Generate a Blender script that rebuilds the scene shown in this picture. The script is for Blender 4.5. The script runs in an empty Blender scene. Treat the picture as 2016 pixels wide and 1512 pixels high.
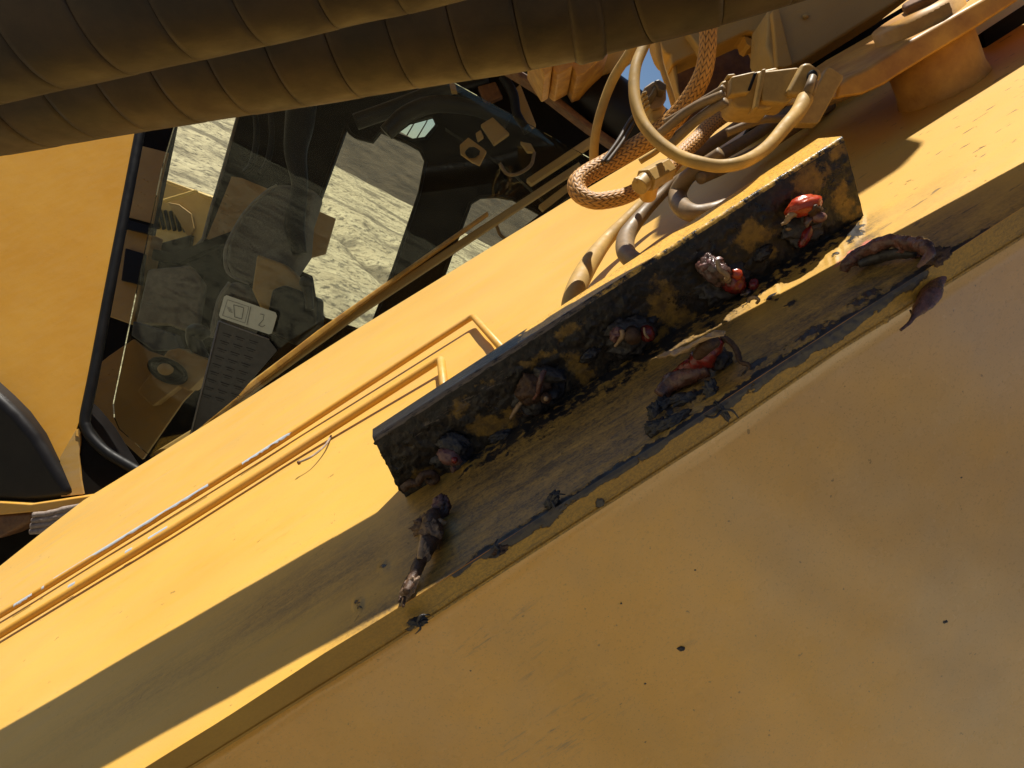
import bpy, bmesh, math, random
import numpy as np
from mathutils import Vector, Matrix
random.seed(5)
S = bpy.context.scene
C = S.collection
V3 = lambda *a: np.array(a, dtype=float)
def unit(v): v = np.array(v, dtype=float); return v/np.linalg.norm(v)

# ------------------------------------------------------------------ frames
# Everything is measured in a survey frame that stands 2.25 m over the ground: x right, y up the picture, z back.
UP = unit((.46, .867, .19))                       # true vertical in the survey frame
FW = unit(V3(0, 0, -1) - UP*np.dot((0, 0, -1), UP))
RT = np.cross(FW, UP)
RM = np.array([RT, FW, UP])                       # survey -> world
EYE = V3(0, 0, 2.25)
def W(p): return RM @ np.asarray(p, dtype=float) + EYE
def Wd(d): return RM @ np.asarray(d, dtype=float)
F = 1515.0
def D(x, y): return V3((x-1008)/F, -(y-756)/F, -1)
def P(x, y, z): return D(x, y)*z
def pix(p): return (1008+F*p[0]/-p[2], 756-F*p[1]/-p[2])

# ------------------------------------------------------------------ camera, sky, sun
cam = bpy.data.cameras.new('camera'); co = bpy.data.objects.new('camera', cam); C.objects.link(co)
cam.sensor_width = 36; cam.lens = 36*F/2016; cam.clip_start = .02; cam.clip_end = 3000
co.matrix_world = Matrix([[RM[0][0], RM[0][1], RM[0][2], EYE[0]], [RM[1][0], RM[1][1], RM[1][2], EYE[1]], [RM[2][0], RM[2][1], RM[2][2], EYE[2]], [0, 0, 0, 1]])
S.camera = co
SUN = unit((.07, .99, -.05))
sw = Wd(SUN)
w = bpy.data.worlds.new('World'); S.world = w; w.use_nodes = True
nt = w.node_tree; sky = nt.nodes.new('ShaderNodeTexSky'); sky.sky_type = 'NISHITA'; sky.sun_disc = False; sky.dust_density = .15; sky.air_density = .9; sky.ozone_density = 3
sky.sun_elevation = math.asin(sw[2]); sky.sun_rotation = math.atan2(sw[0], sw[1])
nt.links.new(sky.outputs[0], nt.nodes['Background'].inputs[0]); nt.nodes['Background'].inputs[1].default_value = .05
sl = bpy.data.lights.new('sun', 'SUN'); so = bpy.data.objects.new('sun', sl); C.objects.link(so)
sl.energy = 5.0; sl.angle = math.radians(.53); sl.color = (1, .95, .85)
so.rotation_euler = Vector(sw).to_track_quat('Z', 'Y').to_euler()
S.view_settings.view_transform = 'Standard'; S.view_settings.look = 'None'; S.view_settings.gamma = 1
S.view_settings.exposure = 0.55
S.cycles.max_bounces = 8; S.cycles.transparent_max_bounces = 12

# ------------------------------------------------------------------ noise in numpy
def _h(ix, iy, iz, s):
    n = (ix*374761393 + iy*668265263 + iz*2147483647 + s*974711) & 0xffffffff
    n = ((n ^ (n >> 13))*1274126177) & 0xffffffff
    return ((n ^ (n >> 16)) & 0xffff)/65535.0
def vnoise(p, s=0):
    p = np.asarray(p, dtype=float); i = np.floor(p).astype(np.int64); f = p-i; f = f*f*(3-2*f)
    r = 0
    for a in (0, 1):
        for b in (0, 1):
            for c in (0, 1):
                wt = (f[..., 0] if a else 1-f[..., 0])*(f[..., 1] if b else 1-f[..., 1])*(f[..., 2] if c else 1-f[..., 2])
                r = r + wt*_h(i[..., 0]+a, i[..., 1]+b, i[..., 2]+c, s)
    return r
def fbm(p, o=4, s=0):
    p = np.asarray(p, dtype=float); r = 0; a = .5; t = 0
    for k in range(o): r = r + a*vnoise(p*2**k, s+k*17); t += a; a *= .5
    return r/t

# ------------------------------------------------------------------ node helpers
def new_mat(name):
    m = bpy.data.materials.new(name); m.use_nodes = True
    return m, m.node_tree, m.node_tree.nodes['Principled BSDF']
BU = unit(Wd((.843, .538, 0)))                     # along the boom
BN = None
class N:
    def __init__(s, nt): s.t = nt
    def n(s, typ, **k):
        o = s.t.nodes.new(typ)
        for a, b in k.items(): setattr(o, a, b)
        return o
    def link(s, a, b): s.t.links.new(a, b)
    def pos(s, kind='world', scale=(1, 1, 1)):
        g = s.n('ShaderNodeNewGeometry')
        if kind == 'boom':
            outs = []
            for ax in (BU, BW, BNW):
                d = s.n('ShaderNodeVectorMath', operation='DOT_PRODUCT'); s.link(g.outputs['Position'], d.inputs[0]); d.inputs[1].default_value = tuple(ax); outs.append(d.outputs['Value'])
            c = s.n('ShaderNodeCombineXYZ')
            for i in range(3): s.link(outs[i], c.inputs[i])
            src = c.outputs[0]
        else: src = g.outputs['Position']
        m = s.n('ShaderNodeMapping'); m.inputs['Scale'].default_value = scale; s.link(src, m.inputs[0])
        return m.outputs[0]
    def noise(s, vec, scale, detail=4, rough=.55, dist=0):
        o = s.n('ShaderNodeTexNoise'); o.inputs['Scale'].default_value = scale; o.inputs['Detail'].default_value = detail
        o.inputs['Roughness'].default_value = rough; o.inputs['Distortion'].default_value = dist
        if vec is not None: s.link(vec, o.inputs['Vector'])
        return o.outputs['Fac']
    def ramp(s, v, a, b, c0=0., c1=1.):
        o = s.n('ShaderNodeMapRange'); o.inputs['From Min'].default_value = a; o.inputs['From Max'].default_value = b
        o.inputs['To Min'].default_value = c0; o.inputs['To Max'].default_value = c1; s.link(v, o.inputs['Value']); return o.outputs[0]
    def math(s, op, a, b=0.):
        o = s.n('ShaderNodeMath', operation=op)
        for i, v in enumerate((a, b)):
            if isinstance(v, (int, float)): o.inputs[i].default_value = v
            else: s.link(v, o.inputs[i])
        return o.outputs[0]
    def mix(s, f, a, b):
        o = s.n('ShaderNodeMix', data_type='RGBA')
        for i, v in ((0, f), (6, a), (7, b)):
            if isinstance(v, (int, float)): o.inputs[i].default_value = v
            elif isinstance(v, tuple): o.inputs[i].default_value = (*v, 1)
            else: s.link(v, o.inputs[i])
        return o.outputs[2]
    def attr(s, nm):
        o = s.n('ShaderNodeAttribute', attribute_name=nm); return o.outputs['Fac']
    def bump(s, h, strength, dist, bs, prev=None):
        o = s.n('ShaderNodeBump'); o.inputs['Strength'].default_value = strength; o.inputs['Distance'].default_value = dist
        s.link(h, o.inputs['Height'])
        if prev is not None: s.link(prev, o.inputs['Normal'])
        s.link(o.outputs[0], bs.inputs['Normal']); return o.outputs[0]

# boom planes ------------------------------------------------------
FN = unit((-.505, .808, .303)); FC = np.dot(FN, P(1250, 700, .56))
def zf(x, y, lift=0.): return (FC+lift)/np.dot(FN, D(x, y))
def face(x, y, lift=0.): return D(x, y)*zf(x, y, lift)
UU = unit((.843, .538, 0)); UU = unit(UU-FN*np.dot(UU, FN)); PN = np.cross(UU, FN); PN = unit(PN)
BU = Wd(UU); BW = Wd(PN); BNW = Wd(FN)

YEL = (.64, .335, .045); YEL2 = (.58, .285, .03); DUST = (.60, .41, .18)
def paint(name, col=YEL, col2=YEL2, dust=.35, dustcol=DUST, rough=.42, speck=.5, streak=None, coat=0.):
    m, t, b = new_mat(name); n = N(t)
    p = n.pos('world'); pb = n.pos('boom', (1, 9, 9))
    base = n.mix(n.ramp(n.noise(p, 6, 5), .35, .65), col, col2)
    dn = n.ramp(n.noise(pb, 9, 6, .65), .42, .72, 0, dust)
    base = n.mix(dn, base, dustcol)
    sp = n.ramp(n.noise(p, 900, 2, .6), .60, .74, 0, speck)
    base = n.mix(sp, base, (.22, .12, .03))
    sp2 = n.ramp(n.noise(p, 120, 3, .5), .70, .76, 0, speck)
    base = n.mix(sp2, base, (.16, .09, .03))
    n.link(base, b.inputs['Base Color'])
    n.link(n.ramp(dn, 0, .5, rough, rough+.3), b.inputs['Roughness'])
    b.inputs['Coat Weight'].default_value = coat; b.inputs['Coat Roughness'].default_value = .2
    pr = n.bump(n.noise(p, 700, 3), .12, .0006, b)
    n.bump(n.noise(p, 35, 3), .10, .004, b, pr)
    return m
M = {}
M['paint'] = paint('yellow_paint')
M['paint_clean'] = paint('yellow_paint_cab', (.66, .33, .035), (.62, .295, .025), .12, speck=.12, rough=.32)
M['paint_cast'] = paint('yellow_paint_dusty_casting', (.44, .25, .05), (.36, .20, .035), .6, (.38, .26, .13), .6, .5)
M['paint_dim'] = paint('tan_dusty_paint', (.40, .26, .08), (.33, .20, .055), .5, (.30, .23, .13), .6, .4)

# boom face with grease masks
def face_mat():
    m, t, b = new_mat('boom_face_paint'); n = N(t)
    p = n.pos('world'); pb = n.pos('boom', (1, 10, 10)); pb2 = n.pos('boom', (1, 4, 4))
    base = n.mix(n.ramp(n.noise(p, 7, 5), .35, .65), (.66, .380, .066), (.61, .335, .050))
    far = n.attr('far')
    wash = n.ramp(n.noise(pb, 7, 6, .6), .38, .7, 0, .75)
    base = n.mix(n.math('MULTIPLY', wash, n.ramp(far, 0, 1, .30, .85)), base, (.50, .33, .14))
    sp = n.ramp(n.noise(p, 1000, 2, .6), .60, .75, 0, .45)
    base = n.mix(sp, base, (.30, .17, .04))
    spk = n.ramp(n.noise(pb2, 60, 3, .45), .67, .71, 0, .8)
    base = n.mix(n.math('MULTIPLY', spk, n.ramp(n.attr('speck'), 0, 1, .15, 1)), base, (.13, .08, .03))
    # film of grey grease, streaked along the boom
    g = n.attr('grease'); st = n.math('ADD', n.math('MULTIPLY', n.noise(n.pos('boom', (1, 8, 8)), 12, 9, .74, .6), .62), n.math('MULTIPLY', n.noise(p, 60, 7, .7), .38))
    film = n.math('MULTIPLY', g, n.ramp(st, .36, .60, .25, 1.0))
    film = n.math('ADD', film, n.math('MULTIPLY', g, n.ramp(n.noise(p, 420, 4, .7), .45, .65, -.1, .28)))
    fc = n.mix(n.ramp(n.noise(n.pos('boom', (1, 10, 10)), 22, 7, .72, .5), .38, .66), (.046, .033, .022), (.125, .083, .043))
    base = n.mix(n.ramp(film, .1, .95, 0, .88), base, fc)
    # thick black grease, plus painted shade at the block foot
    k = n.math('ADD', n.attr('crust_and_shade'), n.ramp(n.noise(p, 90, 7, .68), .3, .7, -.5, .5))
    km = n.ramp(k, .44, .56)
    base = n.mix(km, base, (.022, .020, .020))
    pk = n.math('ADD', n.attr('pink'), n.ramp(n.noise(p, 160, 5, .6), .3, .7, -.35, .35))
    base = n.mix(n.ramp(pk, .4, .7, 0, .9), base, (.62, .17, .12))
    n.link(base, b.inputs['Base Color'])
    n.link(n.ramp(km, 0, 1, .46, .38), b.inputs['Roughness'])
    pr = n.bump(n.noise(p, 800, 3), .15, .0006, b)
    pr = n.bump(n.math('MULTIPLY', st, g), .35, .0015, b, pr)
    n.bump(km, .8, .0012, b, pr)
    return m
M['face'] = face_mat()
def edge_mat():
    m, t, b = new_mat('boom_edge_paint'); n = N(t)
    p = n.pos('world'); pb = n.pos('boom', (1, 12, 12))
    base = n.mix(n.ramp(n.noise(p, 12, 5), .35, .65), (.52, .29, .042), (.42, .22, .03))
    sp = n.ramp(n.noise(p, 620, 4, .75), .42, .62, 0, .85)
    base = n.mix(n.math('MULTIPLY', sp, n.ramp(n.attr('grease'), 0, 1, .15, 1)), base, (.15, .10, .035))
    st = n.ramp(n.noise(pb, 50, 6, .7), .52, .68, 0, .8)
    base = n.mix(n.math('MULTIPLY', st, n.attr('grease')), base, (.11, .075, .03))
    k = n.math('ADD', n.attr('crust_and_shade'), n.ramp(n.noise(p, 75, 8, .7), .3, .7, -.5, .5))
    km = n.ramp(k, .46, .54)
    base = n.mix(km, base, n.mix(n.noise(p, 300, 4), (.03, .026, .024), (.10, .078, .06)))
    n.link(base, b.inputs['Base Color']); b.inputs['Roughness'].default_value = .5
    pr = n.bump(n.noise(p, 700, 3), .2, .0006, b)
    n.bump(km, .9, .0016, b, pr)
    return m
M['edge'] = edge_mat()
def panel_mat():
    m, t, b = new_mat('boom_bottom_paint'); n = N(t)
    p = n.pos('world'); pb = n.pos('boom', (1, 6, 6))
    base = n.mix(n.ramp(n.noise(p, 5, 4), .3, .7), (.86, .445, .075), (.82, .40, .055))
    dn = n.math('ADD', n.attr('dust'), n.ramp(n.noise(p, 9, 6, .65), .3, .75, -.3, .4))  # dust attribute: mask of the less saturated, pinkish tone
    base = n.mix(n.ramp(dn, 0, 1, 0, .9), base, (.62, .40, .19))
    sc = n.ramp(n.noise(pb, 30, 9, .75), .54, .62, 0, .8)
    base = n.mix(n.math('MULTIPLY', sc, n.attr('scuff')), base, (.23, .16, .09))
    base = n.mix(n.ramp(n.noise(p, 45, 6, .7), .35, .7, 0, .2), base, (.56, .30, .06))
    sp = n.ramp(n.noise(p, 700, 3, .65), .56, .74, 0, .5); base = n.mix(sp, base, (.28, .15, .04))
    s2 = n.ramp(n.noise(p, 190, 2, .5), .735, .76, 0, .6); base = n.mix(s2, base, (.14, .09, .04))
    n.link(base, b.inputs['Base Color'])
    n.link(n.ramp(n.noise(p, 14, 5, .6), .3, .7, .18, .36), b.inputs['Roughness'])
    b.inputs['Coat Weight'].default_value = 1.; b.inputs['Coat Roughness'].default_value = .14
    pr = n.bump(n.noise(p, 500, 4, .6), .10, .0005, b)
    n.bump(n.noise(p, 3.2, 3), .6, .045, b, pr)
    return m
M['panel'] = panel_mat()
def bracket_mat():
    m, t, b = new_mat('greasy_bracket'); n = N(t)
    p = n.pos('world'); pb = n.pos('boom', (1, 6, 6))
    yel = n.mix(n.ramp(n.noise(p, 130, 5, .7), .4, .65), (.30, .165, .025), (.11, .06, .015))
    g1 = n.noise(p, 55, 8, .68); k = n.math('ADD', n.attr('yellow'), n.ramp(g1, .3, .7, -.6, .6))
    ym = n.ramp(k, .36, .62)
    gre = n.mix(n.ramp(n.noise(p, 210, 6, .7), .45, .7), (.014, .011, .008), (.055, .036, .018))
    base = n.mix(ym, gre, yel)
    tp = n.attr('clean'); tk = n.math('ADD', tp, n.ramp(n.noise(p, 110, 7, .7), .3, .7, -.22, .22))
    tm = n.ramp(tk, .44, .58)
    base = n.mix(tm, base, n.mix(n.ramp(n.noise(p, 500, 4, .7), .5, .68), (.76, .43, .07), (.3, .17, .05)))
    wm = n.attr('worn'); wk = n.ramp(n.math('ADD', wm, n.ramp(n.noise(pb, 100, 6, .7), .3, .7, -.4, .4)), .42, .6)
    base = n.mix(wk, base, (.17, .125, .085))
    n.link(base, b.inputs['Base Color'])
    n.link(n.ramp(g1, .3, .7, .22, .45), b.inputs['Roughness'])
    pr = n.bump(n.noise(p, 200, 6, .62), .4, .0018, b)
    n.bump(ym, -.6, .0012, b, pr)
    return m
M['bracket'] = bracket_mat()
def simple(name, col, rough=.5, metal=0., var=.3, scale=60, bump=.2, bd=.001, col2=None, sub=0., subr=(1, .3, .1), spec=.5, coat=0., trans=0.):
    m, t, b = new_mat(name); n = N(t); p = n.pos('world')
    c2 = col2 or tuple(c*(1-var) for c in col)
    n.link(n.mix(n.ramp(n.noise(p, scale, 6, .65), .36, .64), col, c2), b.inputs['Base Color'])
    n.link(n.ramp(n.noise(p, scale*2.3, 4), .3, .7, rough*.8, min(1, rough*1.2)), b.inputs['Roughness'])
    b.inputs['Metallic'].default_value = metal; b.inputs['Specular IOR Level'].default_value = spec
    b.inputs['Coat Weight'].default_value = coat; b.inputs['Coat Roughness'].default_value = .12
    if sub:
        b.inputs['Subsurface Weight'].default_value = sub; b.inputs['Subsurface Radius'].default_value = subr; b.inputs['Subsurface Scale'].default_value = .006
    if bump: n.bump(n.noise(p, scale*3, 5, .6), bump, bd, b)
    return m
M['sleeve'] = simple('dusty_rubber_sleeve', (.042, .0235, .0105), .55, var=.5, scale=18, bump=.3, bd=.0012, col2=(.015, .009, .005), spec=.35)
M['seam'] = simple('sleeve_seam_rubber', (.012, .009, .007), .8, bump=0)
M['rubber'] = simple('black_rubber', (.010, .009, .008), .5, spec=.2, scale=20)
M['dark'] = simple('dark_interior', (.009, .007, .005), .7, scale=12, spec=.08)
M['hose_y'] = simple('yellow_overspray_hose', (.50, .30, .07), .66, var=.2, scale=50, col2=(.36, .22, .06), bump=.15, bd=.0005)
M['hose_d'] = simple('dusty_brown_hose', (.26, .165, .075), .5, var=.3, scale=70, col2=(.17, .115, .06), bump=.15, bd=.0005)
M['wire'] = simple('dark_wire', (.09, .06, .035), .5, bump=0)
M['braid'] = simple('braided_sleeve', (.55, .27, .06), .55, var=.35, scale=150, col2=(.36, .18, .045), bump=0)
M['groove'] = simple('braid_core', (.05, .028, .012), .8, bump=0)
M['plastic'] = simple('painted_plastic', (.46, .29, .085), .5, scale=120, col2=(.36, .22, .065), bump=.15, bd=.0004)
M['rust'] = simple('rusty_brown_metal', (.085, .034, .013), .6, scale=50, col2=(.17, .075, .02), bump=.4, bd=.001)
M['rustpaint'] = simple('rust_stained_yellow', (.58, .30, .045), .5, scale=26, col2=(.36, .16, .025), bump=.3, bd=.0008)
M['steel'] = simple('worn_steel', (.55, .55, .55), .3, .9, bump=.1)
M['chip'] = simple('bare_primer', (.50, .55, .60), .42, var=.15, scale=200, bump=.1, bd=.0004)
M['redor'] = simple('orange_red_grease', (.50, .075, .012), .3, scale=180, col2=(.40, .03, .008), bump=.25, bd=.0008, sub=.3, coat=.3)
M['red'] = simple('dark_red_grease', (.26, .018, .012), .2, scale=200, col2=(.10, .01, .008), bump=.5, bd=.001, sub=.2, coat=.4)
M['pinkish'] = simple('pinkish_brown_grease', (.18, .07, .045), .28, scale=110, col2=(.05, .022, .016), bump=.7, bd=.0014, coat=.2)
M['brown'] = simple('dried_brown_grease', (.11, .058, .03), .42, scale=150, col2=(.05, .026, .016), bump=.7, bd=.0014, spec=.3)
M['tan'] = simple('dried_tan_grease', (.42, .28, .15), .5, scale=220, col2=(.33, .19, .08), bump=.4, bd=.0008)
M['stranded'] = simple('mottled_tan_grease', (.30, .19, .10), .5, scale=120, col2=(.07, .032, .022), bump=.8, bd=.0016)
M['black'] = simple('black_grease', (.02, .018, .018), .38, scale=150, col2=(.05, .042, .038), bump=.6, bd=.0015)
M['plum'] = simple('plum_grease', (.13, .045, .042), .4, scale=260, col2=(.24, .12, .09), bump=.5, bd=.0008, coat=.3)
M['darkcap'] = simple('dark_glossy_grease', (.06, .035, .028), .16, scale=240, col2=(.16, .085, .07), bump=.7, bd=.0012, coat=.8)
M['seatcloth'] = simple('grey_seat_cloth', (.07, .066, .058), .9, scale=300, col2=(.16, .15, .13), bump=.6, bd=.001)
M['piping'] = simple('pale_seat_edge', (.22, .22, .2), .8, scale=300, bump=.4)
M['tyre'] = simple('glossy_black_tank', (.012, .010, .009), .42, scale=10, bump=.1, spec=.25)
M['sticker'] = simple('pale_sticker', (.50, .54, .42), .5, var=.06, bump=0)
M['sheet'] = simple('dark_notice_sheet', (.055, .058, .05), .4, var=.2, bump=0)
M['ink'] = simple('dark_print', (.16, .17, .14), .5, bump=0)
M['ink2'] = simple('sheet_print', (.015, .015, .014), .5, bump=0)
M['ashrubber'] = simple('frayed_grey_rubber', (.34, .27, .22), .8, scale=120, col2=(.2, .15, .12), bump=.6, bd=.002)
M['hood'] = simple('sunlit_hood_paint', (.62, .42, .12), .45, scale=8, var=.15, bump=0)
M['bark'] = simple('bare_bark', (.10, .075, .055), .9, scale=6, col2=(.16, .12, .09))
def glass(name, dusty, tint):  # dusty: strength of the pale haze layer
    m, t, b = new_mat(name); n = N(t); out = t.nodes['Material Output']
    tr = n.n('ShaderNodeBsdfTransparent'); tr.inputs[0].default_value = (*tint, 1)
    gl = n.n('ShaderNodeBsdfGlossy'); gl.inputs['Roughness'].default_value = .01; gl.inputs[0].default_value = (.9, .95, .92, 1)
    fr = n.n('ShaderNodeFresnel'); fr.inputs[0].default_value = 1.32
    mx = n.n('ShaderNodeMixShader'); n.link(fr.outputs[0], mx.inputs[0]); n.link(tr.outputs[0], mx.inputs[1]); n.link(gl.outputs[0], mx.inputs[2])
    df = n.n('ShaderNodeBsdfDiffuse'); df.inputs[0].default_value = (.30, .32, .25, 1)  # pale greenish haze laid over the pane as a diffuse layer
    m2 = n.n('ShaderNodeMixShader'); p = n.pos('world')
    n.link(n.ramp(n.noise(p, 3.5, 7, .7, 1.2), .35, .75, dusty*.55, dusty*1.9), m2.inputs[0]); n.link(mx.outputs[0], m2.inputs[1]); n.link(df.outputs[0], m2.inputs[2])
    n.link(m2.outputs[0], out.inputs['Surface']); return m
M['glass'] = glass('hazy_windshield_glass', .012, (.94, .94, .86))
M['glass2'] = glass('rear_window_glass', .008, (.97, .98, .95))

# ------------------------------------------------------------------ mesh helpers
def mk(name, verts, faces, mat, parent=None, smooth=True, attrs=None, anchor=None):
    """one mesh object; verts given in the survey frame"""
    wv = (np.asarray(verts, dtype=float) @ RM.T) + EYE
    if parent is not None: base = np.array(parent['_base'])
    else: base = wv.mean(0) if anchor is None else W(anchor)
    me = bpy.data.meshes.new(name); me.from_pydata([tuple(v) for v in wv-base], [], [tuple(int(i) for i in f) for f in faces]); me.update()
    if smooth: me.polygons.foreach_set('use_smooth', [True]*len(me.polygons))
    if isinstance(mat, (list, tuple)):
        for q in mat: me.materials.append(q)
    else: me.materials.append(mat)
    for k, a in (attrs or {}).items():
        at = me.attributes.new(k, 'FLOAT', 'POINT'); at.data.foreach_set('value', np.asarray(a, dtype=np.float32))
    o = bpy.data.objects.new(name, me); C.objects.link(o)
    if parent is not None: o.parent = parent
    else: o.location = base
    o['_base'] = list(base)
    return o
def tag(o, label=None, cat=None, group=None, kind=None):
    for k, v in (('label', label), ('category', cat), ('group', group), ('kind', kind)):
        if v: o[k] = v
    return o
def thing(name, label, cat, at, group=None):
    o = bpy.data.objects.new(name, None); C.objects.link(o); b = W(at); o.location = b; o['_base'] = list(b); o.empty_display_size = .05
    return tag(o, label, cat, group)
def bev(o, w, seg=2, ang=35):
    m = o.modifiers.new('bevel', 'BEVEL'); m.width = w; m.segments = seg; m.limit_method = 'ANGLE'; m.angle_limit = math.radians(ang)
    for p in o.data.polygons: p.use_smooth = True
    wn = o.modifiers.new('wn', 'WEIGHTED_NORMAL'); wn.keep_sharp = True
    return o
def loop3(poly, dep): return [D(x, y)*(dep(x, y) if callable(dep) else dep) for x, y in poly]
def prism3(name, front, off, mat, parent=None, holes=(), bevel=0., **k):
    """front: list of survey points; off: extrusion vector"""
    off = np.asarray(off, dtype=float); bm = bmesh.new(); loops = [front, *holes]
    for L in loops:
        vs = [bm.verts.new(tuple(p)) for p in L]
        for i in range(len(vs)): bm.edges.new((vs[i], vs[(i+1) % len(vs)]))
    bmesh.ops.triangle_fill(bm, use_beauty=True, edges=bm.edges[:])
    if not holes:
        bmesh.ops.dissolve_limit(bm, angle_limit=.02, verts=bm.verts[:], edges=bm.edges[:])
    r = bmesh.ops.extrude_face_region(bm, geom=bm.faces[:])
    for v in r['geom']:
        if isinstance(v, bmesh.types.BMVert): v.co += Vector(tuple(off))
    bmesh.ops.recalc_face_normals(bm, faces=bm.faces[:])
    bm.verts.index_update()
    vv = [tuple(v.co) for v in bm.verts]; ff = [[v.index for v in f.verts] for f in bm.faces]; bm.free()
    o = mk(name, vv, ff, mat, parent, smooth=False, **k)
    if bevel: bev(o, bevel)
    return o
def prism(name, poly, dep, th, mat, parent=None, holes=(), bevel=0., off=None, **k):
    return prism3(name, loop3(poly, dep), off if off is not None else (0, 0, -th), mat, parent, [loop3(h, dep) for h in holes], bevel, **k)
def catmull(pts, n):
    pts = np.asarray(pts, dtype=float); a = np.vstack([2*pts[0]-pts[1], pts, 2*pts[-1]-pts[-2]]); out = []
    segs = len(pts)-1
    for i in range(segs):
        p0, p1, p2, p3 = a[i:i+4]
        for t in np.linspace(0, 1, n, endpoint=(i == segs-1)):
            out.append(.5*((2*p1)+(-p0+p2)*t+(2*p0-5*p1+4*p2-p3)*t*t+(-p0+3*p1-3*p2+p3)*t**3))
    return np.array(out)
def frames(c):
    T = np.gradient(c, axis=0); T /= np.linalg.norm(T, axis=1)[:, None]
    a = V3(0, 0, 1) if abs(T[0][2]) < .9 else V3(1, 0, 0)
    u = unit(np.cross(T[0], a)); U = []
    for t in T: u = unit(u-t*np.dot(u, t)); U.append(u)
    U = np.array(U); return T, U, np.cross(T, U)
def tube(name, c, r, mat, parent=None, ns=16, noise=0., nsc=60, seed=0, caps=True, rfun=None, **k):
    """c: (n,3) survey points; r: scalar or (n,)"""
    c = np.asarray(c); nn = len(c); r = np.broadcast_to(np.asarray(r, dtype=float), (nn,)); T, U, Vv = frames(c)
    th = np.arange(ns)*2*np.pi/ns
    R = r[:, None]*np.ones((1, ns))
    if rfun is not None: R = R*rfun(np.arange(nn)[:, None], th[None, :])
    vt = c[:, None, :]+R[..., None]*(np.cos(th)[None, :, None]*U[:, None, :]+np.sin(th)[None, :, None]*Vv[:, None, :])
    if noise:
        nz = fbm(vt*nsc+seed*7.3, 4, seed)-.5; dirv = (vt-c[:, None, :])/np.maximum(R[..., None], 1e-6)
        vt = vt+dirv*(nz*2*noise*r[:, None])[..., None]
    v = vt.reshape(-1, 3); f = []
    for i in range(nn-1):
        for j in range(ns):
            a = i*ns+j; b = i*ns+(j+1) % ns; f.append((a, b, b+ns, a+ns))
    if caps: f.append(tuple(range(ns))[::-1]); f.append(tuple(range((nn-1)*ns, nn*ns)))
    return mk(name, v, f, mat, parent, **k)
def ptube(name, pts, mat, parent=None, n=10, sub=None, **k):
    """pts: (px, py, depth, radius_px); radius measured in picture pixels at that depth"""
    q = np.array([[*P(x, y, z), r*z/F] for x, y, z, r in pts]); cc = catmull(q, n)
    return tube(name, cc[:, :3], np.maximum(cc[:, 3], 1e-5), mat, parent, **k)
_ico = None
def ico(s=4):
    bm = bmesh.new(); bmesh.ops.create_icosphere(bm, subdivisions=s, radius=1); v = np.array([tuple(q.co) for q in bm.verts]); f = [[q.index for q in g.verts] for g in bm.faces]; bm.free(); return v, f
ICO = {s: ico(s) for s in (2, 3, 4)}
def lump(name, x, y, z, rx, ry, rz, mat, parent=None, rot=0., rough=.35, freq=1.6, seed=1, s=4, sharp=1., **k):
    """irregular lump; rx, ry, rz in picture pixels, rot in degrees in the picture plane"""
    v, f = ICO[s]; n = (fbm(v*freq+seed*5.1, 5, seed)-.5)*2; cr = np.abs(fbm(v*freq*2.2+seed*3.3, 4, seed+9)-.5)*2
    hf = fbm(v*freq*6+seed, 3, seed+3)-.5; vv = v*(1+rough*n-rough*.5*cr*sharp+min(.28, rough*.6)*hf)[:, None]
    a = math.radians(rot); q = z/F; e = np.array([math.cos(a), math.sin(a), 0]); g = np.array([-math.sin(a), math.cos(a), 0])
    pts = P(x, y, z)+(vv[:, :1]*rx*e+vv[:, 1:2]*ry*g+vv[:, 2:3]*rz*V3(0, 0, 1))*q
    return mk(name, pts, f, mat, parent, **k)
def poly_at(poly, x):
    xs = [p[0] for p in poly]; ys = [p[1] for p in poly]; return np.interp(x, xs, ys)
def blob(X, Y, x, y, rx, ry, rot=0.):
    a = math.radians(rot); dx = X-x; dy = -(Y-y); u = (dx*math.cos(a)+dy*math.sin(a))/rx; v = (-dx*math.sin(a)+dy*math.cos(a))/ry
    return np.clip(1.25-np.sqrt(u*u+v*v), 0, 1)
def grid(nu, nv): return [(i*(nv+1)+j, (i+1)*(nv+1)+j, (i+1)*(nv+1)+j+1, i*(nv+1)+j+1) for i in range(nu) for j in range(nv)]
def sm(x, a, b): t = np.clip((x-a)/(b-a), 0, 1); return t*t*(3-2*t)

# ------------------------------------------------------------------ ground, hill, trees
def ground_mat():
    m, t, b = new_mat('sandy_ground'); n = N(t); p = n.pos('world')
    base = n.mix(n.ramp(n.noise(p, 1.1, 8, .65), .35, .65), (.60, .53, .36), (.42, .36, .235))
    base = n.mix(n.ramp(n.noise(p, .35, 6, .7), .50, .58, 0, .85), base, (.15, .125, .085))
    base = n.mix(n.ramp(n.noise(n.pos('world', (1, .45, 1)), 7, 8, .75), .50, .60, 0, .85), base, (.075, .062, .045))  # stretched dark bits painting tracks and the small shadows of lumps
    n.link(base, b.inputs['Base Color']); b.inputs['Roughness'].default_value = .95
    pr = n.bump(n.noise(p, 5, 8, .7), 1, .12, b); n.bump(n.noise(p, .8, 5, .6), .8, .35, b, pr)
    return m
M['ground'] = ground_mat()
def world_mesh(name, v, f, mat, smooth=True):
    me = bpy.data.meshes.new(name); me.from_pydata([tuple(q) for q in v], [], f); me.materials.append(mat)
    if smooth: me.polygons.foreach_set('use_smooth', [True]*len(me.polygons))
    o = bpy.data.objects.new(name, me); C.objects.link(o); return o
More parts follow.
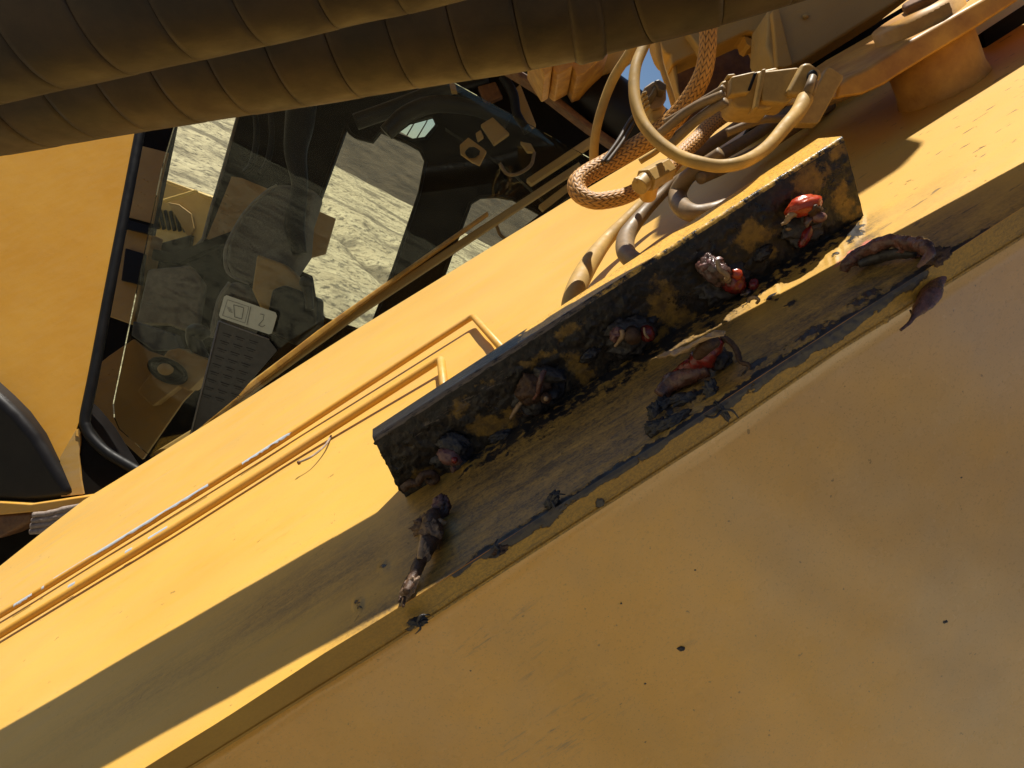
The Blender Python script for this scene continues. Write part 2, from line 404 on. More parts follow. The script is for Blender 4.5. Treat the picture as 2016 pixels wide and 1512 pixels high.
def build_ground():
    # fine patch with wheel ruts near, one sheet to the horizon
    xs = np.concatenate([np.linspace(-700, -40, 12)[:-1], np.linspace(-40, 30, 281), np.linspace(30, 700, 12)[1:]])
    ys = np.concatenate([np.linspace(-400, -12, 8)[:-1], np.linspace(-12, 50, 249), np.linspace(50, 900, 14)[1:]])
    X, Y = np.meshgrid(xs, ys, indexing='ij'); p = np.stack([X, Y, X*0], -1)
    Z = (fbm(p*.25, 4, 3)-.5)*.5+(fbm(p*1.3, 3, 8)-.5)*.14
    a = X*.82+Y*.57; rut = 0
    for c in (-9.5, -7.6, -3.0, -1.0, 6.5): rut = rut-.22*np.exp(-((a-c+.6*np.sin((Y-X)*.12))/.34)**2)+.07*np.exp(-((a-c-.55+.6*np.sin((Y-X)*.12))/.28)**2)
    Z = (Z+rut)*np.exp(-(np.maximum(0, np.hypot(X, Y-10)-25)/12)**2)*sm(np.hypot(X, Y), 0., 3.)
    v = np.stack([X, Y, Z], -1).reshape(-1, 3); f = grid(len(xs)-1, len(ys)-1)
    tag(world_mesh('ground', v, f, M['ground']), kind='structure')
build_ground()
def hill_mat():
    m, t, b = new_mat('brown_woodland_slope'); n = N(t); p = n.pos('world')
    base = n.mix(n.ramp(n.noise(p, .5, 8, .7), .38, .62), (.050, .038, .025), (.13, .10, .065))
    n.link(base, b.inputs['Base Color']); b.inputs['Roughness'].default_value = 1; n.bump(n.noise(p, 1.5, 8, .75), 1, .6, b); return m
M['hill'] = hill_mat()
th = np.linspace(-math.pi, math.pi, 181); rr = np.linspace(0, 1, 14)
TH, RR = np.meshgrid(th, rr, indexing='ij'); rad = 42+RR*44; hp = np.stack([np.sin(TH)*7, np.cos(TH)*7, RR*2], -1)
back = sm(np.abs(TH), 1.0, 2.0)
HZ = sm(RR, 0, .75)*((3.4+2.4*fbm(hp, 4, 21))*(1-back)+back*(11+4*fbm(hp, 4, 25)))-.4
tag(world_mesh('hill', np.stack([np.sin(TH)*rad, np.cos(TH)*rad, HZ], -1).reshape(-1, 3), [f[::-1] for f in grid(180, 13)], M['hill']), kind='structure')
def bare_tree(i, x, y, h, label):
    rnd = random.Random(i*7+1); col = []
    base = V3(x, y, 4.2)
    o = bpy.data.objects.new('bare_tree', None); C.objects.link(o); o.location = base; tag(o, label, 'tree', 'bare trees on the slope behind the machine')
    V = []; Fc = []
    def limb(p, d, L, r, lev):
        n = 4; ns = 5; pts = [p]; q = p; dd = d
        for k in range(n): dd = unit(dd+V3(rnd.uniform(-.15, .15), rnd.uniform(-.15, .15), .05)); q = q+dd*L/n; pts.append(q)
        b0 = len(V)
        for k, c in enumerate(pts):
            rk = r*(1-.65*k/n); a = unit(np.cross(dd, (0.3, .9, .1))); b = np.cross(dd, a)
            for j in range(ns): t = j*2*math.pi/ns; V.append(c+rk*(a*math.cos(t)+b*math.sin(t)))
        for k in range(n):
            for j in range(ns): Fc.append((b0+k*ns+j, b0+k*ns+(j+1) % ns, b0+(k+1)*ns+(j+1) % ns, b0+(k+1)*ns+j))
        if lev < 4:
            for k in range(rnd.choice((3, 4))+ (2 if lev == 0 else 0)):
                c = pts[rnd.randint(2 if lev == 0 else 1, n)]
                limb(c, unit(dd*.8+V3(rnd.uniform(-1, 1), rnd.uniform(-1, 1), rnd.uniform(0, .6))*.9), L*rnd.uniform(.42, .62), r*.5, lev+1)
    limb(V3(0, 0, 0), V3(0, 0, 1), h*.55, h*.006, 0)
    nt_ = 5*5
    for nm, fs in (('trunk', [f for f in Fc if max(f) < nt_]), ('crown', [f for f in Fc if max(f) >= nt_])):
        me = bpy.data.meshes.new(nm); me.from_pydata([tuple(v) for v in V], [], fs); me.materials.append(M['bark']); t = bpy.data.objects.new(nm, me); C.objects.link(t); t.parent = o
def dirw(px, py): return Wd(D(px, py))
k = 0
for px, dist, h in ((640, 72, 11), (790, 76, 12), (812, 70, 11), (835, 78, 13), (858, 72, 12), (880, 80, 12), (1290, 74, 9), (1010, 78, 11)):
    d = dirw(px, 290); d[2] = 0; d = unit(d); k += 1
    bare_tree(k, d[0]*dist, d[1]*dist, h, 'leafless tree on the far slope seen through the cab glass')

# ------------------------------------------------------------------ BOOM
A_L = [(-420, 1430), (-150, 1222), (0, 1115), (90, 1043), (165, 985), (290, 908), (500, 777), (700, 650), (1115, 396), (1390, 233), (2016, -155), (2500, -455)]
C_L = [(-600, 2005), (200, 1512), (420, 1402), (640, 1285), (776, 1194), (945, 1091), (1064, 1012), (1212, 920), (1323, 853), (1500, 745), (1687, 627), (1809, 548), (2016, 418), (2600, 48)]
C_L = [(-600, 2072), (200, 1567), (287, 1512), (458, 1404), (640, 1285), (850, 1157), (1064, 1018), (1323, 855), (1687, 618), (2016, 408), (2600, 40)]
D_L = [(-600, 2090), (380, 1512), (753, 1280), (1047, 1091), (1189, 1000), (1409, 860), (1656, 690), (1880, 552), (2016, 468), (2600, 108)]
boom = thing('excavator_boom', 'yellow steel boom arm running diagonally, sunlit side plate above and shaded underside below', 'excavator boom', face(1000, 800))
B_edge = [(-600, 1770), (0, 1435), (800, 985), (1466, 632), (2016, 352)]
def build_face():
    nu, nv = 900, 110
    t = np.linspace(0, 1, nu+1)
    xc = -600+t*3200; vs = []; X = []; Y = []
    # pair points of C and A along the boom direction
    for i in range(nu+1):
        c = face(xc[i], poly_at(C_L, xc[i]))
        xa = -420+t[i]*2920
        a = face(xa, poly_at(A_L, xa))
        for j in range(nv+1):
            s = (j/nv)**1.7
            p = c+(a-c)*s
            vs.append(p)
    vs = np.array(vs)
    X = 1008+F*vs[:, 0]/-vs[:, 2]; Y = 756-F*vs[:, 1]/-vs[:, 2]
    foot = 985-(X-800)*.6167                         # line of the bracket's foot
    dC = poly_at(C_L, X)-Y                            # px above the front edge
    dF = Y-foot                                       # px below the bracket foot
    inx = sm(X, 690, 860)*(1-sm(X, 1800, 2080))
    gre = inx*sm(dF, -30, 25)*.95
    gre = np.maximum(gre, .8*blob(X, Y, 700, 1110, 150, 60, 32)); gre = np.maximum(gre, .7*blob(X, Y, 620, 1150, 330, 60, 31)); gre = np.maximum(gre, .4*blob(X, Y, 330, 1340, 420, 60, 30))
    gre = np.maximum(gre, .8*(1-sm(dC, 10, 80))*sm(X, 560, 760))
    lit = sm(X, 1420, 1500)*(1-sm(X, 1640, 1700)); gre = gre*(1-.62*lit*sm(dC, 60, 130))
    gre = np.maximum(gre*(1-.7*sm(X, 1700, 1760)*sm(dC, 60, 100)), 0)
    crust_and_shade = (.52*(1-sm(dC, 4, 16))+.6*(1-sm(dC, 0, 6)))*sm(X, 880, 960)*(1-sm(X, 1880, 2016))
    for b in ((1640, 505, 22, 12, 35), (1680, 470, 35, 10, 40), (757, 1117, 13, 9, 20), (705, 1190, 14, 16, 0), (1560, 600, 14, 8, 30), (1310, 800, 40, 26, 30), (1370, 780, 36, 20, 30), (1300, 835, 26, 24, 0), (1600, 655, 90, 12, 33), (1500, 712, 50, 10, 33), (1700, 590, 60, 14, 33), (1520, 585, 20, 7, 30)): crust_and_shade = np.maximum(crust_and_shade, .62*blob(X, Y, *b))
    crust_and_shade = np.maximum(crust_and_shade, .62*(1-sm(dF, 5, 62))*sm(dF, -14, -6)*sm(X, 860, 960)*(1-sm(X, 1690, 1715)))  # black grease along the block foot, also painting the occlusion shade there
    pink = .8*blob(X, Y, 1690, 495, 70, 14, 32)
    far = sm(dC, 330, 520)*(1-.55*sm(X, 500, 1100)); speck = sm(X, 1500, 1900)
    # a faint weld ripple and handling dents on the side plate, thick grease standing proud
    rip = .0012*np.exp(-((dC-400-(X-900)*.03)/14)**2)*sm(X, 880, 980)*(1-sm(X, 1100, 1180))
    g = gre*(fbm(np.stack([X/60, (Y+X*.62)/7, X*0], -1), 4, 4)-.4)*.0012+np.where(crust_and_shade > .3, fbm(np.stack([X/9, Y/9, X*0], -1), 4, 5)*.002, 0)
    und = (fbm(np.stack([X/300, (Y+.63*X)/130, X*0], -1), 3, 14)-.5)*.002
    vs = vs+FN*(g*sm(dC, 1, 8)+rip+und)[:, None]
    mk('side_plate', vs, [f[::-1] for f in grid(nu, nv)], M['face'], boom, attrs=dict(grease=gre, crust_and_shade=crust_and_shade, pink=pink, far=far, speck=speck))
build_face()
# front edge of the side plate and the underside behind it
EC = np.dot(PN, face(900, poly_at(C_L, 900)))
def ze(x, y): return EC/np.dot(PN, D(x, y))
def build_edge():
    nu, nv = 900, 22; xs = np.linspace(-600, 2600, nu+1); vs = []
    for x in xs:
        c = face(x, poly_at(C_L, x)); yd = poly_at(D_L, x); d = D(x, yd)*(abs(c[2])*1.012+.006)
        for j in range(nv+1):
            s = j/nv; p = c+(d-c)*s
            p = p+PN*.0035*(math.sin(min(1, s*4)*math.pi/2)-1)*0
            vs.append(p)
    vs = np.array(vs); X = 1008+F*vs[:, 0]/-vs[:, 2]; Y = 756-F*vs[:, 1]/-vs[:, 2]
    dd = Y-poly_at(C_L, X); tot = poly_at(D_L, X)-poly_at(C_L, X)
    gre = sm(X, 560, 900)*(.55+.45*sm(dd/tot, .5, 1.)); gre = np.maximum(gre, .5*blob(X, Y, 820, 1190, 60, 50))
    edge = 16+26*(fbm(np.stack([X/90, X*0, X*0], -1), 4, 31)-.42)*1.9
    crust_and_shade = .9*(1-sm(dd, edge*.35, edge*1.15))*sm(X, 840, 930)*(1-sm(X, 1740, 1880))*(.72+.5*fbm(np.stack([X/45, X*0, X*0], -1), 3, 33))
    for b in ((1640, 652, 9, 20, -15), (1697, 690, 10, 9, 0), (1182, 990, 13, 11, 0), (1150, 965, 8, 8, 0), (1745, 632, 7, 12, -10), (985, 1080, 22, 12, 30), (805, 1235, 18, 10, 20), (1880, 470, 60, 6, 33)): crust_and_shade = np.maximum(crust_and_shade, .8*blob(X, Y, *b))
    crust_and_shade = np.maximum(crust_and_shade, .55*blob(X, Y, 1840, 500, 110, 10, 33))
    vs = vs+PN*(sm(dd, 1, 6)*(crust_and_shade > .45)*fbm(np.stack([X/10, Y/10, X*0], -1), 4, 6)*.0022)[:, None]
    mk('plate_edge', vs, grid(nu, nv)[::1], M['edge'], boom, attrs=dict(grease=gre, crust_and_shade=crust_and_shade))
build_edge()
def build_panel():
    nu, nv = 260, 120; xs = np.linspace(-600, 2600, nu+1); vs = []
    DN = unit(np.cross(UU, PN)); DN = -FN
    for x in xs:
        yd = poly_at(D_L, x); c = face(x, poly_at(C_L, x)); d = D(x, yd)*(abs(c[2])*1.012+.016)
        d0 = D(x, yd-6)*(abs(c[2])*1.012+.004)
        vs.append(d0)
        for j in range(nv): vs.append(d+DN*1.15*(j/(nv-1)))
    vs = np.array(vs); X = 1008+F*vs[:, 0]/np.maximum(-vs[:, 2], .05); Y = 756-F*vs[:, 1]/np.maximum(-vs[:, 2], .05)
    dust = sm(X-.9*(Y-900), 950, 1700)*.75; scuff = np.maximum.reduce([blob(X, Y, 980, 1250, 110, 40, 30), blob(X, Y, 1080, 1300, 70, 30, 35), blob(X, Y, 1090, 1440, 160, 60, 30), blob(X, Y, 1370, 1275, 20, 10, 20)])  # first mask: less saturated, pinkish tone growing towards the upper right
    mk('bottom_plate', vs, grid(nu, nv), M['panel'], boom, attrs=dict(dust=dust, scuff=scuff))  # dust: mask of the less saturated, pinkish tone
    # closing plates so the boom is a box
    a0 = face(-420, 1430); a1 = face(2500, -455); c0 = face(-600, 2050); c1 = face(2600, 40); o = -FN*1.1
    mk('far_plate', [a0-FN*.003, a1-FN*.003, a1+o, a0+o], [(0, 1, 2, 3)], M['paint'], boom, smooth=False)
build_panel()
# crumbs of black grease on the underside
for x, y, r in ((1856, 1222, 9), (1340, 1277, 8), (1722, 1180, 4), (1748, 1131, 4), (1368, 1122, 3), (1706, 1164, 3), (1735, 1038, 2.5), (1270, 1460, 3), (1223, 1188, 2.5), (926, 1320, 3), (1892, 940, 2.5), (1270, 1346, 2.5)):
    c0 = face(x, poly_at(C_L, x)); d0 = D(x, poly_at(D_L, x))*(abs(c0[2])*1.012+.016); zz = np.dot(PN, d0)/np.dot(PN, D(x, y))
    o = lump('grease_crumb', x, y, zz-.0005, r, r*.7, r*.6, M['black'], boom, rough=.5, seed=int(x), s=2 if r < 6 else 3)

# ------------------------------------------------------------------ greasy bracket on the side plate
FL = face(800, 985, -.002); FR = face(1702, 432, -.002); TL = P(733, 862, .544); TR = P(1660, 268, .531)
BPN = unit(np.cross(FR-FL, TR-FR)); BPC = np.dot(BPN, FR)
def zb(x, y, lift=0.): return (BPC/np.dot(BPN, D(x, y)))-lift
brk = thing('mounting_block', 'long steel block caked in black grease with yellow paint patches, standing on the boom side', 'bracket', FL)
def build_bracket():
    nu = 620; back = -PN*.032; vs = []; cl = []; wn = []; prof = []
    for i in range(nu+1):
        t = i/nu; fb = FL+(FR-FL)*t; ft = TL+(TR-TL)*t; bt = ft+back*(.62+.38*t); bb = fb+back-FN*.03
        up = unit(ft-fb); bk = unit(bt-ft); r = .0032; row = []
        bow = V3(0, 0, 0)
        row.append((bb, 0)); row.append((bt-up*.001, 0))
        for s in np.linspace(0, 1, 9): row.append((bt+(ft+bk*r-bt)*s, 1))
        for a in np.linspace(0, math.pi/2, 7)[1:]: row.append((ft+bk*r-up*r+up*r*math.cos(a)-bk*r*math.sin(a), 2))
        for s in np.linspace(0, 1, 64)[1:]: row.append((ft-up*r+(fb-ft+up*r)*s, 3))
        if i in (0, nu): prof.append([q[0] for q in row])
        vs += [q[0] for q in row]; cl += [q[1] for q in row]
    nv = len(vs)//(nu+1)-1; vs = np.array(vs); cl = np.array(cl)
    X = 1008+F*vs[:, 0]/-vs[:, 2]; Y = 756-F*vs[:, 1]/-vs[:, 2]
    yel = np.zeros(len(vs))
    for b in ((1600, 345, 70, 55, -30, 1), (1660, 400, 30, 60, 20, 1), (1480, 462, 42, 38, 0, 1), (1512, 500, 22, 22, 0, 1), (1545, 545, 40, 30, 30, .8), (1316, 605, 48, 55, 60, 1), (1300, 655, 26, 26, 0, .9), (1140, 712, 40, 28, -30, .95), (1150, 750, 20, 44, -20, .95), (1070, 700, 25, 12, 20, .7), (965, 835, 80, 30, 25, .8), (1130, 640, 50, 18, 30, .75), (930, 905, 26, 14, 30, .8), (880, 960, 20, 10, 0, .8), (850, 930, 40, 20, 10, .6), (1640, 300, 26, 30, 0, .9), (1030, 715, 20, 10, 0, .6), (905, 800, 40, 20, 30, .5)):
        yel = np.maximum(yel, b[5]*blob(X, Y, b[0], b[1], b[2], b[3], b[4]))
    yel = yel*.85*(cl == 3)
    clean = np.where(cl == 1, sm(X, 930, 1120)*.95, 0.)+np.where(cl == 2, .50*sm(X, 1000, 1200), 0.)
    worn = np.where(cl == 2, .62*(1-sm(X, 1050, 1400)), 0.)+np.where(cl == 1, .75*(1-sm(X, 880, 1050)), 0.)
    topd = (985-(X-800)*.6167); worn = np.maximum(worn, np.where(cl == 3, .35*(1-sm(X, 1000, 1250))*blob(X, Y, 900, 800, 220, 16, 33), 0))
    nz = fbm(np.stack([X/16, Y/16, X*0], -1), 5, 12)
    vs = vs+BPN*np.where((cl == 3), (nz-.35)*.0016*(1-yel)*sm(np.tile(np.arange(nv+1), nu+1), 17, 30), 0)[:, None]*(1 if np.dot(BPN, (0, 0, 1)) > 0 else -1)
    e = (fbm(np.stack([Y/11, X*0+3, X*0], -1), 4, 8)-.5)*.005
    vs = vs-UU*(e*((X < 812)*(cl == 3)))[:, None]
    mk('block_plate', vs, grid(nu, nv), M['bracket'], brk, attrs=dict(yellow=yel, clean=clean, worn=worn))
    n1 = nv+1; v0 = vs[:n1]; v1 = vs[-n1:]
    for nm, vv, rev in (('end_face', v0+UU*.0002, False), ('end_face', v1-UU*.0002, True)):
        idx = list(range(n1)); mk(nm, vv, [idx[::-1] if rev else idx], M['bracket'], brk, smooth=False, attrs=dict(yellow=np.full(n1, .5), clean=np.zeros(n1), worn=np.full(n1, .2)))
build_bracket()

def gl(name, label, cat, x, y, z, group=None): return thing(name, label, cat, P(x, y, z), group)
Z = lambda x, y, l=.004: zb(x, y, l)
def hexnip(par, x, y, z, r, mat):
    c = P(x, y, z); L = .010; ax = unit(PN+V3(0, -.1, 0))
    tube('fitting_nut', np.array([c-ax*.002, c+ax*.004]), r*z/F*1.35, mat, par, ns=6)
    tube('fitting_nipple', np.array([c+ax*.004, c+ax*.008, c+ax*.0085, c+ax*.012]), np.array([.75, .75, .55, .5])*r*z/F, mat, par, ns=14)
for x, y, r in ((1590, 430, 15), (1432, 545, 16), (1243, 660, 14), (1070, 772, 14), (890, 893, 13)):
    hexnip(brk, x, y, Z(x, y, .001), r, M['black'])
for x, y, a_, b_, r_ in ((1582, 440, 50, 40, 30), (1420, 556, 60, 40, 30), (1245, 662, 52, 34, 30), (1060, 768, 56, 40, 35), (888, 898, 40, 30, 20), (1500, 500, 22, 14, 30), (1160, 700, 24, 12, 35), (985, 860, 26, 14, 30)):
    lump('grease_mound', x, y, Z(x, y, .0005), a_, b_, 12, M['black'], brk, rot=r_, rough=.55, freq=2.2, seed=x, s=4)
# lumps of grease squeezed out of the five fittings
g = gl('grease_lump', 'bright orange red grease dome bulging from the right-hand fitting of the greasy block', 'grease lump', 1590, 420, Z(1590, 420), 'grease squeezed out of the fittings')
lump('grease_dome', 1583, 405, Z(1583, 405, .012), 38, 21, 22, M['redor'], g, rot=18, rough=.22, freq=1.3, seed=3)
lump('grease_blob', 1612, 428, Z(1612, 428, .016), 15, 12, 12, M['plum'], g, rough=.3, seed=5, s=3)
lump('grease_blob', 1600, 410, Z(1600, 410, .015), 17, 14, 16, M['brown'], g, rough=.7, freq=2.8, seed=15, s=3)
lump('grease_blob', 1586, 466, Z(1586, 466, .006), 11, 24, 12, M['red'], g, rot=-25, rough=.35, seed=6, s=3)
lump('grease_blob', 1590, 436, Z(1590, 436, .015), 8, 13, 8, M['darkcap'], g, rot=-15, rough=.4, seed=7, s=3)
ptube('grease_curl', [(1568, 418, Z(1568, 418, .012), 8), (1556, 424, Z(1556, 424, .014), 7), (1548, 436, Z(1548, 436, .012), 5), (1538, 442, Z(1538, 442, .011), 3)], M['tan'], g, noise=.5, nsc=900, ns=12)
lump('grease_crumb', 1552, 451, Z(1552, 451, .004), 6, 4, 4, M['tan'], g, rough=.4, seed=8, s=2)
g = gl('grease_lump', 'dark shiny hood-shaped grease lump with red underside, second fitting from the right', 'grease lump', 1425, 540, Z(1425, 540), 'grease squeezed out of the fittings')
lump('grease_hood', 1408, 533, Z(1408, 533, .010), 42, 26, 26, M['darkcap'], g, rot=-35, rough=.4, freq=1.8, seed=11)
lump('grease_blob', 1398, 520, Z(1398, 520, .010), 26, 14, 16, M['plum'], g, rot=10, rough=.5, freq=2.2, seed=12)
lump('red_underside', 1444, 555, Z(1444, 555, .010), 26, 22, 20, M['red'], g, rot=-30, rough=.25, seed=13)
lump('red_rim', 1450, 541, Z(1450, 541, .016), 12, 11, 10, M['redor'], g, rot=-30, rough=.5, seed=14, s=3)
ptube('grease_curl', [(1412, 512, Z(1412, 512, .022), 4), (1417, 530, Z(1417, 530, .026), 5), (1432, 543, Z(1432, 543, .026), 5), (1427, 552, Z(1427, 552, .024), 3)], M['tan'], g, noise=.3, nsc=900, ns=10)
g = gl('grease_crumbs', 'small red and dark grease crumbs beside the dark hood-shaped lump', 'grease crumbs', 1480, 575, zf(1480, 590, .004))
lump('red_crumb', 1484, 562, Z(1484, 562, .010), 11, 14, 9, M['red'], g, rot=20, rough=.45, seed=21, s=3)
lump('dark_crumb', 1472, 578, Z(1472, 578, .010), 14, 11, 10, M['darkcap'], g, rough=.5, seed=22, s=3)
lump('red_crumb', 1492, 575, Z(1492, 575, .009), 7, 6, 6, M['red'], g, rough=.45, seed=25, s=3)
ptube('tan_ring', [(1474, 596, zf(1474, 596, .006), 3), (1476, 589, zf(1476, 589, .008), 4), (1486, 586, zf(1486, 586, .009), 4), (1494, 590, zf(1494, 590, .008), 3), (1490, 597, zf(1490, 597, .005), 3)], M['tan'], g, ns=8, noise=.3, nsc=900)
g = gl('grease_lump', 'twin grease curls, tan at left and red cup at right, on the middle fitting', 'grease lump', 1245, 655, Z(1245, 655), 'grease squeezed out of the fittings')
lump('grease_mass', 1240, 648, Z(1240, 648, .006), 46, 26, 14, M['black'], g, rot=5, rough=.5, freq=2, seed=31)
lump('red_cup', 1274, 657, Z(1274, 657, .014), 15, 18, 12, M['red'], g, rot=15, rough=.3, seed=32, s=3)
ptube('red_cup_rim', [(1268, 645, Z(1268, 645, .024), 2), (1270, 658, Z(1270, 658, .026), 2.2), (1277, 666, Z(1277, 666, .026), 2)], M['tan'], g, ns=8)
tube('threaded_stub', np.array([P(1243, 655, Z(1243, 655, .008)), P(1247, 664, Z(1247, 664, .022))]), np.array([.0058, .0056]), M['brown'], g, ns=16)
ptube('tan_curl', [(1224, 650, Z(1224, 650, .014), 5), (1226, 660, Z(1226, 660, .016), 5), (1220, 670, Z(1220, 670, .015), 4), (1211, 682, Z(1211, 682, .012), 3)], M['tan'], g, noise=.35, nsc=700, ns=12)
lump('grease_blob', 1214, 658, Z(1214, 658, .010), 15, 14, 9, M['plum'], g, rough=.6, freq=2.4, seed=37, s=4)
g = gl('grease_lump', 'dark wrinkled grease lump with one tan nipple, second fitting from the left', 'grease lump', 1065, 765, Z(1065, 765), 'grease squeezed out of the fittings')
lump('grease_mass', 1052, 762, Z(1052, 762, .008), 36, 28, 16, M['brown'], g, rot=35, rough=.6, freq=2.2, seed=41)
lump('grease_cap', 1082, 738, Z(1082, 738, .012), 34, 15, 12, M['black'], g, rot=-15, rough=.45, seed=42)
lump('tan_nipple', 1075, 784, Z(1075, 784, .020), 11, 12, 10, M['brown'], g, rough=.15, seed=43, s=3)
lump('tan_nipple_tip', 1075, 785, Z(1075, 785, .028), 5, 5, 4, M['tan'], g, rough=.15, seed=44, s=2)
ptube('grease_strand', [(1072, 730, Z(1072, 730, .02), 5), (1064, 750, Z(1064, 750, .024), 6), (1058, 775, Z(1058, 775, .022), 4), (1050, 786, Z(1050, 786, .018), 3)], M['pinkish'], g, ns=10, noise=.3, nsc=600)
ptube('tan_flake', [(1026, 792, Z(1026, 792, .008), 4), (1016, 806, Z(1016, 806, .008), 5), (1004, 825, Z(1004, 825, .006), 2)], M['tan'], g, ns=8, noise=.4, nsc=600)
for q in range(6):
    x = 1005+q*18; ptube('grease_hair', [(x, 800+q*3, Z(x, 800, .003), 1.2), (x+14, 818, Z(x+14, 818, .006), 1.2), (x+30, 812-q*2, Z(x+30, 812, .004), 1)], M['brown'], g, ns=5, n=6)
g = gl('grease_lump', 'plum coloured grease disc with a round tip on the left-hand fitting', 'grease lump', 886, 896, Z(886, 896), 'grease squeezed out of the fittings')
lump('grease_disc', 884, 899, Z(884, 899, .010), 24, 18, 12, M['plum'], g, rot=-20, rough=.3, freq=1.8, seed=51)
lump('grease_tip', 895, 906, Z(895, 906, .018), 7, 7, 7, M['red'], g, rough=.15, seed=52, s=3)
lump('grease_mass', 892, 876, Z(892, 876, .006), 32, 20, 12, M['black'], g, rot=-10, rough=.45, seed=53)
lump('grease_point', 893, 922, Z(893, 922, .006), 7, 12, 6, M['pinkish'], g, rough=.3, seed=54, s=3)
g = ptube('grease_curl', [(795, 962, Z(795, 962, .010), 9), (806, 952, Z(806, 952, .012), 8), (822, 950, Z(822, 950, .014), 8), (832, 936, Z(832, 936, .014), 8), (850, 932, Z(850, 932, .014), 8), (859, 942, Z(859, 942, .013), 8), (848, 949, Z(848, 949, .013), 7), (838, 945, Z(838, 945, .012), 5)], M['brown'], None, ns=14, noise=.22, nsc=500)
tag(g, 'brown worm-like grease curl at the lower left corner of the greasy block', 'grease curl')

# strands lying on the side plate
Q = lambda x, y, l=.006: zf(x, y, l)
g = gl('grease_strand', 'long reddish brown grease strand hanging under the left end of the greasy block', 'grease strand', 840, 1080, Q(840, 1080))
lump('strand_head', 866, 1002, Q(866, 1002, .006), 20, 30, 9, M['pinkish'], g, rot=-25, rough=.5, freq=2, seed=61)
lump('strand_skirt', 842, 1030, Q(842, 1030, .003), 30, 20, 6, M['stranded'], g, rot=40, rough=.9, freq=3, seed=64)
lump('strand_knot', 860, 1030, Q(860, 1030, .008), 18, 9, 11, M['tan'], g, rot=10, rough=.5, seed=62, s=3)
ptube('strand_body', [(852, 1015, Q(852, 1015, .006), 16), (850, 1045, Q(850, 1045, .008), 22), (845, 1070, Q(845, 1070, .009), 18), (828, 1105, Q(828, 1105, .008), 13), (815, 1135, Q(815, 1135, .008), 11), (800, 1165, Q(800, 1165, .008), 8)], M['brown'], g, ns=20, noise=.35, nsc=260, seed=3)
for dx, dy, m_ in ((-14, 26, 'brown'), (-6, 34, 'pinkish')):
    ptube('strand_tail', [(812, 1130, Q(812, 1130, .005), 8), (802+dx*.5, 1158, Q(802, 1158, .004), 6), (800+dx, 1160+dy, Q(800+dx, 1160+dy, .003), 3)], M['brown'], g, ns=8, noise=.3, nsc=500)
ptube('strand_skin', [(835, 1050, Q(835, 1050, .012), 7), (832, 1075, Q(832, 1075, .013), 8), (826, 1100, Q(826, 1100, .011), 5)], M['tan'], g, ns=10, noise=.4, nsc=400)
lump('strand_tissue', 848, 1055, Q(848, 1055, .011), 20, 30, 12, M['stranded'], g, rot=-8, rough=.7, freq=2.6, seed=66)
lump('strand_tissue', 832, 1098, Q(832, 1098, .009), 12, 26, 9, M['stranded'], g, rot=-22, rough=.7, freq=2.6, seed=67)
lump('strand_tissue', 806, 1155, Q(806, 1155, .007), 12, 24, 7, M['stranded'], g, rot=-30, rough=.8, freq=3, seed=68)

def ribbon(name, pts, wid, th, mat, parent=None, lift=V3(0, 0, 0), noise=.25, seed=0, **k):
    """bent flake: a strip of given widths, thick th"""
    c = catmull(np.array([P(*p) for p in pts]), 10); wv = np.interp(np.linspace(0, 1, len(c)), np.linspace(0, 1, len(wid)), wid)
    T = np.gradient(c, axis=0); T /= np.linalg.norm(T, axis=1)[:, None]; v = []; nw = 9
    for i, p in enumerate(c):
        s = unit(np.cross(T[i], lift)); up = unit(np.cross(s, T[i]))
        for sgn in (1, -1):
            for j in range(nw):
                a = (j/(nw-1)-.5)*sgn; wob = 1+noise*(vnoise(np.array([i*.35, sgn*0+3., seed]), seed)-.5)*2
                v.append(p+s*a*wv[i]*wob*2+up*(th*.5*sgn+(vnoise(np.array([i*.5, a*sgn*5, 2.]), seed)-.5)*th*1.5-abs(a)*wv[i]*.5))
    v = np.array(v); m = 2*nw; f = []
    for i in range(len(c)-1):
        for j in range(m): a = i*m+j; b = i*m+(j+1) % m; f.append((a, b, b+m, a+m))
    f += [tuple(range(m))[::-1], tuple(range((len(c)-1)*m, len(c)*m))]
    return mk(name, v, f, mat, parent, **k)
g = gl('grease_clump', 'torn brown and red grease clump with a pale sunlit flap beside the block foot', 'grease clump', 1360, 730, Q(1360, 730))
ribbon('pale_flap', [(1298, 700, Q(1298, 720, .012)), (1330, 691, Q(1330, 712, .018)), (1365, 678, Q(1365, 700, .024)), (1392, 660, Q(1392, 690, .030)), (1426, 654, Q(1426, 680, .030))], [.0022, .0038, .0042, .0036, .0022], .0014, M['tan'], g, lift=unit(FN+V3(0, .3, .2)), seed=2)
ptube('red_fold', [(1332, 735, Q(1332, 735, .006), 12), (1360, 722, Q(1360, 722, .010), 18), (1385, 702, Q(1385, 702, .014), 24), (1408, 680, Q(1408, 680, .018), 18), (1420, 668, Q(1420, 668, .02), 10)], M['red'], g, ns=20, noise=.4, nsc=220, seed=6)
ptube('amber_fold', [(1372, 700, Q(1372, 700, .02), 10), (1392, 680, Q(1392, 680, .026), 15), (1412, 668, Q(1412, 668, .026), 12)], M['brown'], g, ns=14, noise=.3, nsc=300, seed=9)
ptube('brown_skin', [(1300, 780, Q(1300, 780, .003), 14), (1325, 752, Q(1325, 752, .006), 20), (1360, 738, Q(1360, 738, .007), 17), (1395, 728, Q(1395, 728, .006), 12)], M['pinkish'], g, ns=16, noise=.4, nsc=200, seed=7)
